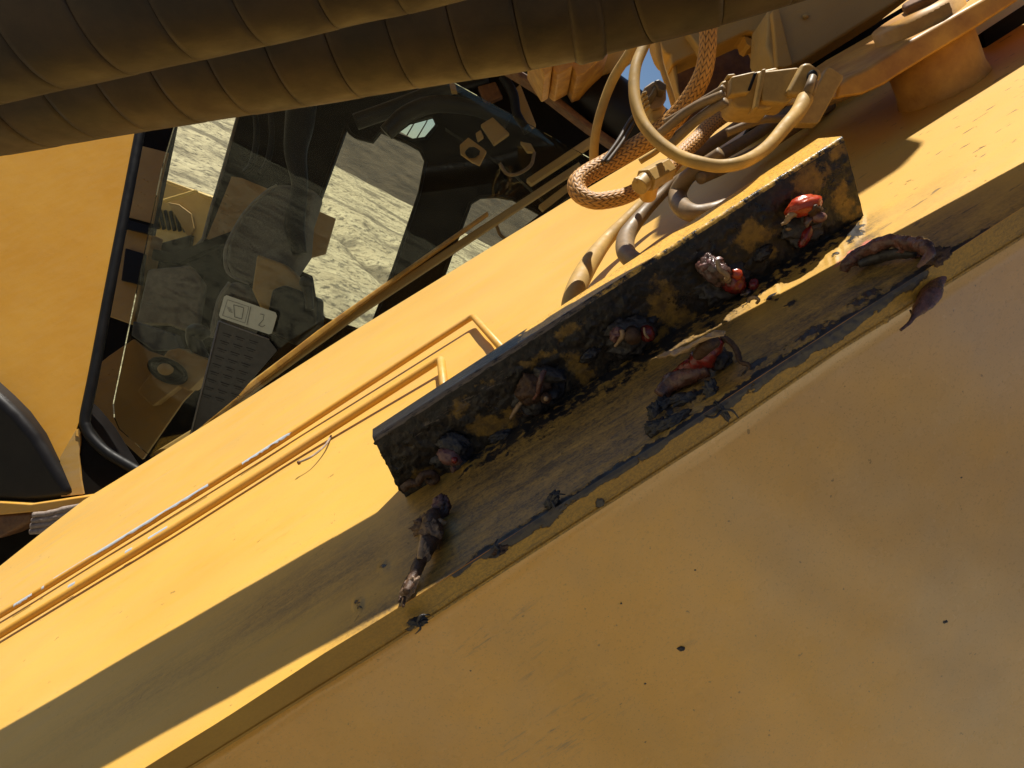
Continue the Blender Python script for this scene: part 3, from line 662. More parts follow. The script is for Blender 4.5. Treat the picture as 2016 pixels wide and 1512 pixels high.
ptube('thin_legs', [(1422, 664, Q(1422, 664, .02), 7), (1440, 676, Q(1440, 676, .017), 6), (1452, 694, Q(1452, 694, .012), 6), (1458, 712, Q(1458, 712, .008), 5), (1472, 718, Q(1472, 718, .006), 4), (1476, 726, Q(1476, 726, .004), 2)], M['brown'], g, ns=10, noise=.4, nsc=500, seed=5)
lump('black_cavity', 1418, 706, Q(1418, 706, .006), 26, 20, 14, M['black'], g, rot=20, rough=.5, seed=72)
for x, y, a, b, r, sd in ((1310, 800, 34, 18, 25, 73), (1355, 785, 36, 14, 15, 74), (1300, 842, 26, 20, 0, 75), (1330, 828, 34, 12, 30, 77), (1402, 770, 14, 22, 20, 76), (1290, 815, 12, 22, 0, 78)):
    lump('black_grease_pat', x, y, Q(x, y, .002), a, b, 6, M['black'], g, rot=r, rough=.8, freq=3.0, seed=sd)
g = gl('grease_slug', 'thick pinkish brown grease slug arched over the plate edge right of the block', 'grease slug', 1750, 490, Q(1750, 490))
ptube('slug_body', [(1661, 534, Q(1661, 534, .006), 9), (1668, 517, Q(1668, 517, .010), 13), (1690, 500, Q(1690, 500, .012), 12), (1720, 487, Q(1720, 487, .013), 14), (1752, 474, Q(1752, 474, .014), 14), (1785, 479, Q(1785, 479, .012), 12), (1816, 482, Q(1816, 482, .012), 15), (1830, 496, Q(1830, 496, .010), 12), (1820, 512, Q(1820, 512, .008), 7), (1806, 526, Q(1806, 526, .006), 4)], M['pinkish'], g, ns=28, noise=.55, nsc=150, seed=4, n=18)
lump('slug_fold', 1700, 506, Q(1700, 506, .006), 34, 12, 8, M['pinkish'], g, rot=26, rough=.7, freq=2.6, seed=91)
lump('slug_fold', 1800, 492, Q(1800, 492, .005), 30, 15, 8, M['pinkish'], g, rot=-6, rough=.7, freq=2.6, seed=92)
lump('slug_fold', 1850, 505, Q(1850, 505, .002), 26, 16, 6, M['brown'], g, rot=30, rough=.8, freq=2.6, seed=93)
ptube('black_underside', [(1690, 520, Q(1690, 520, .006), 9), (1730, 505, Q(1730, 505, .006), 11), (1775, 498, Q(1775, 498, .006), 12), (1800, 500, Q(1800, 500, .005), 8)], M['black'], g, ns=14, noise=.5, nsc=200, seed=14)
g = gl('grease_drip', 'brown grease drip tapering off the plate edge below the grease slug', 'grease drip', 1830, 580, .44)
ptube('drip_body', [(1862, 508, .455, 14), (1850, 535, .45, 17), (1840, 560, .445, 16), (1829, 584, .44, 21), (1812, 606, .437, 14), (1800, 622, .435, 6), (1790, 636, .434, 4), (1773, 650, .433, 3)], M['pinkish'], g, ns=20, noise=.25, nsc=160, seed=8)
ptube('drip_skin', [(1818, 535, .452, 6), (1826, 552, .446, 5), (1824, 570, .442, 5), (1808, 585, .44, 4)], M['brown'], g, ns=10, noise=.4, nsc=400)
ptube('drip_thorn', [(1792, 611, .442, 2), (1797, 620, .438, 3)], M['brown'], g, ns=6)
for (x, y, a, b, r, lab) in ((1086, 985, 20, 12, 60, 'black grease tuft standing on the plate edge midway under the block'), (822, 1224, 20, 9, 15, 'black grease scrap at the plate edge below the long strand'), (1420, 808, 26, 7, -50, 'leaf-shaped black grease smear across the plate edge below the torn clump'), (982, 1083, 18, 11, 20, 'round brown grease scab on the plate edge right of the long strand')):
    c = face(x, poly_at(C_L, x)); zz = abs(c[2])*1.006-.001; g = gl('grease_scrap', lab, 'grease scrap', x, y, zz)
    lump('scrap_core', x, y, zz, a, b, 8, M['black'] if 'brown' not in lab else M['brown'], g, rot=r, rough=.7, freq=2.6, seed=int(x))
    for q in range(2):
        ang = q*2.3+x; ptube('scrap_thread', [(x, y, zz-.002, 3), (x+a*.8*math.cos(ang), y+a*.7*math.sin(ang), zz-.004, 2.4), (x+a*1.5*math.cos(ang+.5), y+a*1.2*math.sin(ang+.5), zz-.001, 1.2)], M['black'], g, ns=6, noise=.4, nsc=500, n=5)

# ------------------------------------------------------------------ thin lube pipes on the side plate
def pl(pts, lift): return [(x, y, zf(x, y, lift if not isinstance(lift, (list, tuple)) else lift[i]), r) for i, (x, y, r) in enumerate(pts)]
def pipe(pts, lifts, label, rr, chips):
    t = thing('lube_pipe', label, 'pipe', face(500, 900), 'thin steel lube pipes along the boom')
    q = np.array([face(x, y, l) for (x, y), l in zip(pts, lifts)]); out = []
    # straight runs with short bends
    for i in range(len(q)):
        if 0 < i < len(q)-1:
            a = unit(q[i-1]-q[i]); b = unit(q[i+1]-q[i]); r = .009
            for s in np.linspace(0, 1, 7): out.append(q[i]+a*r*(1-s)**2+b*r*s**2)
        else: out.append(q[i])
    c = np.array(out); tube('pipe_run', c, rr, M['paint'], t, ns=18)
    for (x0, y0, x1, y1, l) in chips:      # bare metal where the paint has peeled
        a = face(x0, y0, l); b = face(x1, y1, l); n = 30; cc = a+(b-a)*np.linspace(0, 1, n)[:, None]
        T = unit(b-a); s = unit(np.cross(T, FN)); v = []; m_ = 9
        for i in range(n):
            e = .75+.5*(vnoise(np.array([i*.8, x0*.1, 0.]), 3)-.5)
            for j in range(m_):
                an = (.05+1.25*(j/(m_-1))*e); rad = rr*1.03
                v.append(cc[i]+rad*(FN*math.cos(an*1.1-.1)-s*math.sin(an*1.1-.1)))
        mk('peeled_patch', v, grid(n-1, m_-1), M['chip'], t)
    return t
R1 = .0039; h1 = R1*1.9
p1 = [(-200, 1332), (0, 1211), (60, 1175), (261, 1050), (528, 884), (931, 622), (1012, 712)]
pipe(p1, [h1]*4+[h1*1.0, .012, .012], 'upper thin yellow lube pipe with long peeled grey patches and an elbow', R1,
     [(655, 802, 612, 830, h1), (590, 845, 480, 916, h1), (414, 957, 110, 1143, h1), (68, 1172, 32, 1194, h1), (92, 1157, 87, 1160, h1)])
p2 = [(-200, 1375), (0, 1249), (330, 1048), (560, 903), (868, 706), (877, 790)]
pipe(p2, [h1]*3+[h1, .013, .010], 'lower thin yellow lube pipe with small peeled spots and a blunt elbow', R1*1.12,
     [(335, 1041, 297, 1064, h1), (266, 1083, 252, 1091, h1), (154, 1150, 140, 1158, h1)])
t = thing('bent_pin', 'small bent pale pin with a round head sticking out below the lower pipe', 'pin', face(640, 870))
c = catmull(np.array([face(652, 858, .002), face(640, 877, .006), (face(615, 898, .010)), face(588, 911, .012)]), 8); tube('pin_shank', c, .0011, M['ashrubber'], t, ns=10)
d = unit(c[-1]-c[-2]); tube('pin_head', np.array([c[-1]-d*.0012, c[-1]+d*.001]), .0021, M['rust'], t, ns=10)

# ------------------------------------------------------------------ wrapped hoses overhead
def wrapped(label, low, r, spacing, seams0, clamp=None, dz=0.):
    low = [(x, y, z-dz+(.008 if dz and x < 1300 else 0)) for x, y, z in low]
    t = thing('wrapped_hose', label, 'hose', P(600, 150, .5), 'fat rubber-sleeved hoses overhead')
    pts = []
    for i, (x, y, z) in enumerate(low):
        a = low[max(0, i-1)]; b = low[min(len(low)-1, i+1)]; dx, dy = b[0]-a[0], b[1]-a[1]; L = math.hypot(dx, dy); rp = r*F/z*1.015
        pts.append(P(x+dy/L*rp, y-dx/L*rp, z))
    c = catmull(np.array(pts), 60); s = np.concatenate([[0], np.cumsum(np.linalg.norm(np.diff(c, axis=0), axis=1))])
    T, U, Vv = frames(c); tot = s[-1]; n = int((tot-seams0)/spacing); f3 = lambda arr, q: np.array([np.interp(q, s, arr[:, k]) for k in range(3)])
    ns = 64; th = np.arange(ns)*2*np.pi/ns
    for k in range(-1, n+1):
        a = max(0, seams0+k*spacing); b = min(tot, a+spacing if k >= 0 else seams0)
        if b-a < .004: continue
        qs = np.concatenate([[a], np.linspace(a+.0006, b-.0006, 14), [b]]); v = []
        ph = random.Random(k*3).uniform(0, 6)
        for qi, q in enumerate(qs):
            cc = f3(c, q); u = f3(U, q); w_ = f3(Vv, q); e = (q-a)/(b-a)
            rad = r*(.982 if qi in (0, len(qs)-1) else 1+.003*math.sin(k*2.1))
            nz = (fbm(np.stack([np.cos(th)*1.4+k*3, np.sin(th)*1.4, th*0+q*25], -1), 4, 40)-.5)*.014
            for j in range(ns): v.append(cc+rad*(1+nz[j])*(u*math.cos(th[j])+w_*math.sin(th[j])))
        f = [(i*ns+j, i*ns+(j+1) % ns, (i+1)*ns+(j+1) % ns, (i+1)*ns+j) for i in range(len(qs)-1) for j in range(ns)]
        mk('sleeve_segment', v, f, M['sleeve'], t)
    tube('inner_hose', c, r*.972, M['seam'], t, ns=40)
    if clamp:
        for q0, q1, k_ in clamp:
            idx = lambda px: s[int(np.argmin([abs(pix(p)[0]-px) for p in c]))]
            qs = np.linspace(idx(q0), idx(q1), 8); cc = np.array([f3(c, q) for q in qs])
            tube('sleeve_band', cc, r*np.array([1.0, k_, k_*1.004, k_, k_, k_*1.004, k_, 1.0]), M['sleeve'], t, ns=56, noise=.015, nsc=30)
    return t
wrapped('fat black rubber-sleeved hose across the top left corner, nearest the viewer', [(-420, 292, .41), (0, 190, .388), (240, 137, .38), (540, 71, .372), (700, 33, .368), (850, 0, .364), (1200, -95, .352), (1700, -250, .335), (2300, -450, .32)], .0395, .0362, .018)
wrapped('fat black rubber-sleeved hose passing under and behind the nearest one', [(-420, 365, .555), (0, 297, .53), (270, 251, .516), (625, 196, .497), (885, 153, .483), (1110, 115, .47), (1250, 82, .463), (1400, 45, .455), (1600, -14, .443), (2000, -150, .42), (2400, -310, .40)], .0635, .0405, .012, clamp=[(1100, 1158, 1.035)], dz=-.027)

# ------------------------------------------------------------------ hose and cable cluster
def hose(label, pts, mat, cat='hose', group='small hoses and cables over the boom', name='hydraulic_hose', n=12, ends=None, **k):
    o = ptube(name, pts, mat, None, n=n, ns=k.pop('ns', 24), **k); return tag(o, label, cat, group)
hose('upper yellow hose dropping straight from the fat sleeve to the braided bend', [(1262, 30, .70, 10), (1247, 90, .72, 10), (1206, 158, .74, 9.5), (1180, 230, .75, 9), (1170, 285, .76, 9), (1169, 335, .77, 9)], M['hose_y'])
hose('big looping tan hose sweeping from the fat sleeve round to the connector', [(1290, 10, .62, 11), (1274, 75, .62, 11), (1252, 130, .61, 11), (1249, 185, .60, 11.5), (1262, 235, .59, 12), (1292, 275, .58, 12.5), (1335, 306, .57, 13), (1378, 321, .56, 13), (1420, 327, .56, 13), (1466, 318, .56, 13), (1510, 290, .575, 13), (1548, 247, .59, 14), (1570, 222, .60, 15), (1585, 195, .61, 16)], M['hose_y'], n=14)
def braid(label, pts, group=None):
    t = thing('braided_hose', label, 'hose', P(*pts[3][:3]), group)
    q = np.array([[*P(x, y, z), r*z/F] for x, y, z, r in [(a_, b_, (c_-.645)*1.0+.70 if c_ > 0 else c_, d_) for a_, b_, c_, d_ in pts]]); c = catmull(q, 60); s = np.concatenate([[0], np.cumsum(np.linalg.norm(np.diff(c[:, :3], axis=0), axis=1))])
    tot = s[-1]; m_ = int(tot/.00045); ss = np.linspace(0, tot, m_); cc = np.array([np.interp(ss, s, c[:, k]) for k in range(4)]).T
    T, U, Vv = frames(cc[:, :3]); ns = 96; th = np.arange(ns)*2*np.pi/ns
    chev = 9; pitch = .0056
    tri = np.abs(((th/(2*np.pi)*chev) % 1)-.5)*2                    # 0..1 within each zig-zag column
    ph = (ss[:, None]/pitch+tri[None, :]*.62*1.4)
    h = np.abs(np.sin(np.pi*ph))**.55
    col = np.minimum(np.abs(tri-0), np.abs(1-tri)); h = h*(.35+.65*sm(col, 0.0, .16))[None, :]
    r = cc[:, 3][:, None]*(.93+.085*h+.012*(fbm(np.stack([ss[:, None]*900+0*th, 0*ss[:, None]+th*4, 0*ss[:, None]+0*th], -1), 2, 2)-.5))
    v = (cc[:, None, :3]+r[..., None]*(np.cos(th)[None, :, None]*U[:, None]+np.sin(th)[None, :, None]*Vv[:, None])).reshape(-1, 3)
    f = [(i*ns+j, i*ns+(j+1) % ns, (i+1)*ns+(j+1) % ns, (i+1)*ns+j) for i in range(m_-1) for j in range(ns)]
    mat, nt_, b = new_mat('braid_weave'); n = N(nt_); a = n.attr('h'); n.link(n.mix(n.ramp(a, .25, .75), (.06, .028, .01), n.mix(n.noise(n.pos('world'), 300, 3), (.62, .29, .055), (.50, .26, .08))), b.inputs['Base Color']); b.inputs['Roughness'].default_value = .55
    mk('woven_sleeve', v, f, mat, t, attrs=dict(h=h.reshape(-1)))
    return t
braid('thick orange braided hose curling in a tight U above the boom', [(1394, -20, .60, 16), (1394, 45, .605, 17), (1393, 95, .61, 17), (1384, 145, .62, 18), (1360, 192, .635, 19), (1325, 236, .65, 20), (1285, 268, .66, 20), (1240, 297, .665, 20), (1195, 322, .665, 20), (1155, 344, .66, 20), (1136, 362, .652, 19), (1142, 382, .645, 18), (1170, 395, .64, 17), (1205, 392, .642, 17), (1235, 384, .648, 16), (1262, 370, .655, 15)], 'braided hoses')
braid('darker braided hose lying on the boom between the hex nut and the connector', [(1312, 338, .69, 16), (1340, 305, .71, 16), (1372, 275, .73, 16), (1400, 245, .75, 16), (1440, 215, .77, 16), (1480, 180, .79, 16)], 'braided hoses')
t = thing('hose_elbow', 'dusty yellow elbow fitting with a hex nut between the two braided hoses', 'pipe fitting', P(1290, 345, .66))
def hexp(name, a, b, r, mat, par, ns=6, bevel=.0008): o = tube(name, np.array([a, b]), r, mat, par, ns=ns, smooth=False); bev(o, bevel); return o
a = P(1270, 356, .655); b = P(1312, 333, .675); hexp('hex_nut', a, b, .0105, M['plastic'], t)
hexp('collar', P(1258, 368, .650), P(1272, 354, .656), .0075, M['plastic'], t, 20)
hexp('elbow_foot', P(1282, 352, .664), P(1275, 385, .69), .0078, M['paint'], t, 20)
hexp('clip', P(1250, 356, .648), P(1270, 348, .652), .0028, M['plastic'], t, 8)
# hoses fanning down to the block
def F3(x, y, l): return zf(x, y, l)
hose('left hose of the fan, long and nearly straight, reaching behind the block', [(1372, 318, F3(1372, 318, .05), 9), (1330, 345, F3(1330, 345, .04), 9), (1290, 375, F3(1290, 375, .035), 10), (1240, 425, F3(1240, 425, .03), 11), (1195, 472, F3(1195, 472, .026), 14), (1165, 512, F3(1165, 512, .024), 18), (1143, 550, F3(1143, 550, .022), 20), (1128, 585, F3(1128, 585, .018), 20), (1122, 615, F3(1122, 615, .012), 19)], M['hose_y'], group='hoses fanning out behind the block')
hose('middle hose of the fan, hooked end bending back to the right', [(1385, 325, F3(1385, 325, .045), 10), (1330, 358, F3(1330, 358, .04), 10), (1285, 400, F3(1285, 400, .035), 12), (1250, 440, F3(1250, 440, .03), 15), (1232, 470, F3(1232, 470, .026), 18), (1234, 500, F3(1234, 500, .022), 19), (1258, 517, F3(1258, 517, .016), 18), (1290, 515, F3(1290, 515, .010), 17)], M['hose_d'], group='hoses fanning out behind the block')
hose('right hose of the fan, thick gloved bend tucked behind the block', [(1420, 300, F3(1420, 300, .05), 12), (1375, 332, F3(1375, 332, .045), 14), (1348, 355, F3(1348, 355, .04), 16), (1334, 383, F3(1334, 383, .03), 18), (1343, 408, F3(1343, 408, .024), 19), (1368, 420, F3(1368, 420, .018), 18), (1400, 415, F3(1400, 415, .012), 16), (1430, 405, F3(1430, 405, .008), 15)], M['hose_d'], group='hoses fanning out behind the block')
for i, (dx, dy, r, lab) in enumerate(((0, 0, 13, 'upper'), (18, 26, 12, 'middle'), (34, 52, 12, 'lower'))):
    hose(lab + ' dark cable of the three lying in the shade right of the hex nut', [(1345+dx, 320+dy*.6, F3(1345+dx, 320, .05), r), (1400+dx, 285+dy*.8, F3(1400+dx, 285, .045), r), (1460+dx, 245+dy, F3(1460+dx, 245, .04), r), (1520+dx, 205+dy, F3(1520+dx, 205, .04), r), (1600+dx, 155+dy, F3(1600, 155, .04), r)], M['hose_d'], 'cable', group='dark cables in the shade')
for i, (o_, lab) in enumerate(((0, 'left'), (10, 'right'))):
    hose(lab + ' thin dark wire rising from the braided bend to the small plug', [(1185+o_, 320, .70, 4), (1215+o_, 280, .71, 4), (1240+o_, 238, .72, 4), (1262+o_, 212, .71, 4), (1282+o_*.5, 190, .70, 4), (1292, 172, .695, 4)], M['wire'], 'wire', ns=10, group='thin wires')
def boxp(name, poly, z, th, mat, par, bevel=.0015): return prism(name, poly, z, th, mat, par, bevel=bevel)
t = thing('wire_plug', 'small dark ribbed wire plug against the blue sky', 'connector', P(1290, 190, .70))
boxp('plug_body', [(1268, 172), (1285, 160), (1300, 158), (1312, 170), (1312, 195), (1302, 212), (1284, 216), (1272, 205), (1264, 188)], .705, .03, M['hose_d'], t)
boxp('plug_hood', [(1288, 158), (1298, 155), (1313, 165), (1311, 180), (1298, 178)], .69, .02, M['wire'], t)
for q in range(4): boxp('plug_rib', [(1264+q*2, 182+q*9), (1272+q*2, 178+q*9), (1275+q*2, 182+q*9), (1266+q*2, 187+q*9)], .692, .01, M['plastic'], t, .0006)
boxp('plug_stem', [(1282, 212), (1306, 204), (1312, 214), (1296, 240), (1284, 236)], .71, .02, M['plastic'], t)
hose('thin yellow hose looping low between the braided bend and the hex nut', [(1292, 60, .74, 6), (1300, 120, .745, 6), (1322, 190, .75, 6), (1330, 240, .76, 6), (1300, 290, .77, 6), (1260, 318, .78, 6)], M['hose_y'], 'cable', group='cables behind the braided hose')
hose('dusty cable running along the boom under the big connector to the thick lug', [(1430, 262, .70, 8), (1500, 236, .69, 8), (1560, 232, .69, 8), (1620, 205, .70, 8), (1680, 178, .72, 8), (1740, 120, .78, 8)], M['hose_d'], 'cable', group='dark cables in the shade')
# big connector
CD = .055
t = thing('cable_connector', 'dusty tan rectangular cable connector with a slotted latch, above the block', 'connector', P(1520, 170, .57))
boxp('connector_body', [(1442, 158), (1450, 148), (1528, 131), (1536, 134), (1526, 205), (1518, 216), (1452, 214), (1441, 203)], .575+CD, .035, M['plastic'], t, .003)
boxp('connector_shell', [(1498, 140), (1572, 131), (1578, 138), (1560, 196), (1548, 204), (1500, 199)], .567+CD, .03, M['plastic'], t, .003)
boxp('end_plate', [(1579, 124), (1594, 121), (1617, 136), (1619, 148), (1606, 176), (1590, 190), (1556, 186), (1549, 180)], .560+CD, .010, M['plastic'], t, .003)
boxp('latch', [(1440, 150), (1488, 139), (1490, 146), (1476, 182), (1438, 186)], .5655+CD, .012, M['plastic'], t, .002)
boxp('latch_slot', [(1484, 143), (1492, 141), (1478, 178), (1471, 179)], .5650+CD, .003, M['rubber'], t, .0008)
boxp('seal_ring', [(1500, 136), (1509, 134), (1494, 212), (1485, 212)], .5662+CD, .02, M['plastic'], t, .001)
boxp('rear_nose', [(1420, 160), (1442, 152), (1440, 200), (1418, 178)], .585+CD, .03, M['plastic'], t, .002)
boxp('nose_tab', [(1432, 146), (1447, 144), (1450, 150), (1434, 153)], .580+CD, .012, M['plastic'], t, .001)
lump('cable_hole', 1599, 152, .5598+CD, 11, 15, 3, M['rubber'], t, rot=-15, rough=.02, s=3)
ptube('cable_tail', [(1600, 152, .61, 8), (1594, 170, .606, 9), (1586, 192, .612, 10)], M['hose_d'], t, ns=14)
ptube('cable_tail', [(1606, 160, .612, 6), (1600, 178, .612, 7), (1592, 196, .618, 7)], M['hose_d'], t, ns=14)
boxp('mounting_tab', [(1628, 132), (1636, 131), (1662, 148), (1660, 156), (1614, 240), (1608, 244), (1572, 244), (1568, 238), (1590, 205)], .59+CD, .012, M['plastic'], t, .003)
for (pts_, r_, lab) in (([(1300, 262), (1360, 215), (1425, 185)], 9, 'middle one'), ([(1320, 285), (1375, 235), (1430, 200)], 9, 'lowest one'), ([(1310, 240), (1370, 205), (1425, 172)], 6, 'thin top one')):
    hose('dusty cable running left from the connector behind the braided hose, ' + lab, [(*q, .62+.02*i, r_) for i, q in enumerate(pts_[::-1])], M['hose_d'], 'cable', group='cables behind the braided hose')
hose('thin wire at the back of the connector cables', [(1425, 190, .63, 3), (1380, 222, .64, 3), (1330, 262, .66, 3)], M['wire'], 'wire', ns=8, group='thin wires')

# unseen slab added above the picture to shade the hoses and castings
shade_slab = thing('overhead_shade_slab', 'unseen yellow slab added overhead, shading the hoses and castings', 'shade slab', V3(.5, .95, -.9))
q = [V3(.215, .80, -.86), V3(.27, .80, -.80), V3(.30, .80, -.645), V3(.375, .80, -.645), V3(.385, .80, -.80), V3(1.9, 1.0, -.78), V3(1.9, 1.0, -1.20), V3(.28, .80, -1.14)]
prism3('shade_slab_box', q, (0, .30, 0), M['paint'], shade_slab, bevel=.01)
# ------------------------------------------------------------------ castings on top of the boom
t = thing('ribbed_casting', 'yellow casting with a stepped toothed underside below the fat hoses', 'casting', P(1130, 110, 1.62))
for i, poly in enumerate(([(1040, 95), (1055, 121), (1072, 148), (1086, 139), (1092, 100)], [(1086, 100), (1088, 139), (1099, 147), (1128, 131), (1126, 100)], [(1122, 95), (1126, 131), (1136, 150), (1152, 144), (1200, 100), (1180, 70)], [(1050, 40), (1060, 112), (1110, 132), (1170, 122), (1243, 82), (1300, 40)])):
    prism('casting_step', poly, 1.62+.02*i, .16, M['rustpaint'] if i < 3 else M['paint_cast'], t, bevel=.003)
t = thing('arched_casting', 'dusty yellow arched casting with a dark hollow behind the braided hose', 'casting', P(1420, 90, .9))
prism('arch', [(1290, 20), (1293, 67), (1302, 92), (1311, 106), (1320, 108), (1323, 128), (1336, 120), (1372, 104), (1414, 88), (1452, 70), (1470, 62), (1484, 62), (1498, 74), (1510, 100), (1522, 131), (1530, 134), (1545, 132), (1556, 60), (1560, -20), (1290, -20)], .90, .05, M['paint_cast'], t, bevel=.004)
prism('hollow_back', [(1318, 105), (1560, -10), (1600, 120), (1470, 190), (1335, 250), (1325, 180)], 1.02, .02, M['rust'], t)
prism('arch_lip', [(1323, 110), (1330, 112), (1338, 180), (1345, 205), (1334, 182), (1325, 140)], .91, .04, M['paint_cast'], t, bevel=.002)
prism('arch_tooth', [(1450, 74), (1468, 70), (1483, 78), (1492, 84), (1478, 91), (1470, 86), (1466, 72)], .91, .03, M['paint_cast'], t, bevel=.002)
prism('strut', [(1352, 60), (1372, 52), (1390, 96), (1385, 106)], .885, .02, M['paint_dim'], t, bevel=.002)
t = thing('box_arm', 'dull yellow square arm slanting up to the top edge behind the connector', 'arm', P(1650, 50, .85))
prism('arm_plate', [(1512, 18), (1548, 6), (1640, -60), (1850, -60), (1772, 0), (1578, 122), (1550, 134), (1524, 132), (1508, 90)], .84, .06, M['paint_dim'], t, bevel=.004)
prism('arm_rib', [(1520, 20), (1534, 14), (1562, 128), (1545, 134), (1530, 132)], .832, .01, M['paint_cast'], t, bevel=.002)
lump('weld_spot', 1587, 32, .837, 7, 5, 5, M['paint_dim'], t, rough=.2, s=2)
t = thing('boom_top_bar', 'dark dusty bar running diagonally behind the connector and the thick lug', 'bar', P(1700, 80, .95))
prism('bar_body', [(1480, 250), (1540, 150), (1600, 118), (1800, 0), (1900, -60), (2100, -60), (1800, 60), (1660, 165), (1600, 210)], .93, .05, M['dark'], t, bevel=.003)
prism('bar_ledge', [(1560, 170), (1700, 85), (1735, 95), (1660, 150), (1600, 200)], .90, .03, M['paint_dim'], t, bevel=.003)
t = thing('thick_lug', 'thick rusty yellow lug plate with rounded end over a round boss at top right', 'lug', P(1800, 110, .58))
prism('lug_plate', [(1644, 196), (1660, 192), (1700, 186), (1745, 165), (1767, 150), (1932, 49), (2016, -5), (2200, -125), (2200, -190), (2070, -80), (1932, 0), (1901, 18), (1791, 79), (1760, 100), (1700, 138), (1668, 152), (1650, 168)], .655, .16, M['rustpaint'], t, bevel=.003, off=(-.012, .045, -.15))
prism('shade_sheet', [(1935, 62), (2040, -6), (2140, 40), (2030, 108), (1952, 160), (1944, 110)], .76, .02, M['dark'], t)  # dark sheet added to paint the black shade behind the lug
cb = face(1857, 176, 0); ax = FN; r0 = .038
o = tube('boss', np.array([cb-ax*.01, cb+ax*.004, cb+ax*.010, cb+ax*.075]), np.array([1.12, 1.04, 1, 1])*r0, M['rustpaint'], t, ns=48, noise=.01)
t = thing('rusty_bolt', 'rust brown bolt head and washer on top of the thick lug', 'bolt', P(1810, 25, .66))
a = P(1842, 40, .71)
hexp('washer', a, a+FN*.006, .032, M['rust'], t, 32); hexp('bolt_head', a+FN*.006, a+FN*.026, .024, M['rust'], t, 6, .003)

# ------------------------------------------------------------------ far black cylinder and machinery behind the cab glass
t = thing('pump_compartment', 'dark open machine compartment with tan beams beyond the right edge of the glass', 'compartment', P(1100, 280, 2.9))
prism('back_panel', [(830, 60), (1060, 60), (1210, 190), (1330, 300), (1330, 420), (1110, 432), (1000, 330), (875, 250)], 3.0, .05, M['dark'], t)
prism('support_beam', [(1036, 352), (1150, 276), (1218, 236), (1224, 246), (1155, 290), (1046, 362)], 2.8, .05, M['paint_dim'], t, bevel=.004)
prism('support_beam', [(1060, 404), (1150, 336), (1242, 286), (1250, 298), (1158, 350), (1072, 416)], 2.75, .05, M['paint_dim'], t, bevel=.004)
prism('hanger_plate', [(1008, 180), (1024, 165), (1034, 190), (1056, 246), (1044, 252), (1022, 214)], 2.75, .03, M['paint_dim'], t, bevel=.004)
prism('hanger_plate', [(940, 170), (975, 160), (990, 190), (955, 205)], 2.8, .03, M['rust'], t, bevel=.004)
ptube('black_hose', [(990, 150, 2.7, 10), (1010, 185, 2.7, 10), (1018, 225, 2.7, 9), (1040, 260, 2.7, 9)], M['rubber'], t)
t = thing('black_cylinder', 'dark cylinder with a rusty flange line behind the small hoses', 'cylinder', P(1150, 180, 1.9))
o = tube('cylinder_barrel', np.array([P(930, 10, 1.95), P(1080, 120, 1.9), P(1195, 206, 1.86), P(1420, 372, 1.8)]), .072, M['tyre'], t, ns=48)
o = prism('flange', [(980, 112), (1060, 158), (1162, 240), (1250, 300), (1300, 345), (1296, 352), (1240, 308), (1155, 249), (1050, 168), (975, 122)], 1.80, .05, M['rust'], t, bevel=.004)

# ------------------------------------------------------------------ CAB
WN = unit((.10, .26, .96)); WC = np.dot(WN, P(200, 500, 2.1))
def zc(back=0.): return lambda x, y: (WC-back)/np.dot(WN, D(x, y))
cab = thing('excavator_cab', 'yellow excavator cab with a black sealed windshield, left of the boom', 'excavator cab', P(250, 600, 2.1))
prism('wall_panel', [(-500, 120), (300, 120), (284, 200), (272, 252), (212, 565), (162, 815), (148, 850), (156, 900), (163, 975), (120, 975), (-100, 640), (-500, 400)], zc(0), .03, M['paint_clean'], cab, bevel=.003)
# peeled strip and dark corner panel
prism('corner_panel', [(163, 812), (175, 842), (205, 880), (245, 908), (300, 935), (300, 1010), (150, 1010), (163, 972), (158, 930), (156, 880), (146, 868), (149, 845)], zc(.004), .02, M['dark'], cab, bevel=.002)
prism('peeled_paint', [(149, 846), (158, 850), (158, 872), (155, 895), (158, 935), (165, 973), (120, 978), (118, 900)], zc(-.003), .006, M['paint_cast'], cab, bevel=.001)
prism('peeled_paint', [(149, 846), (155, 844), (158, 851), (156, 860), (149, 858)], zc(-.006), .004, M['paint'], cab, bevel=.0006)
# window seal: rounded rubber ring
sealp = [(292, 150), (286, 200), (277, 252), (248, 405), (217, 565), (185, 735), (168, 820), (170, 842), (182, 864), (212, 892), (262, 922), (330, 960)]
q = np.array([D(x, y)*zc(-.002)(x, y) for x, y in sealp]); tube('window_seal', catmull(q, 8), .0135, M['rubber'], cab, ns=20)
# windshield glass
GN = unit((.06, -.225, .97)); GC = np.dot(GN, P(650, 520, 2.13))
def zg(back=0.): return lambda x, y: (GC-back)/np.dot(GN, D(x, y))
prism('windshield', [(352, 215), (318, 330), (268, 560), (222, 795), (224, 822), (234, 845), (262, 870), (302, 905), (1300, 420), (1182, 322), (1100, 275), (880, 155), (800, 110), (380, 110)], zg(0), .006, M['glass'], cab)
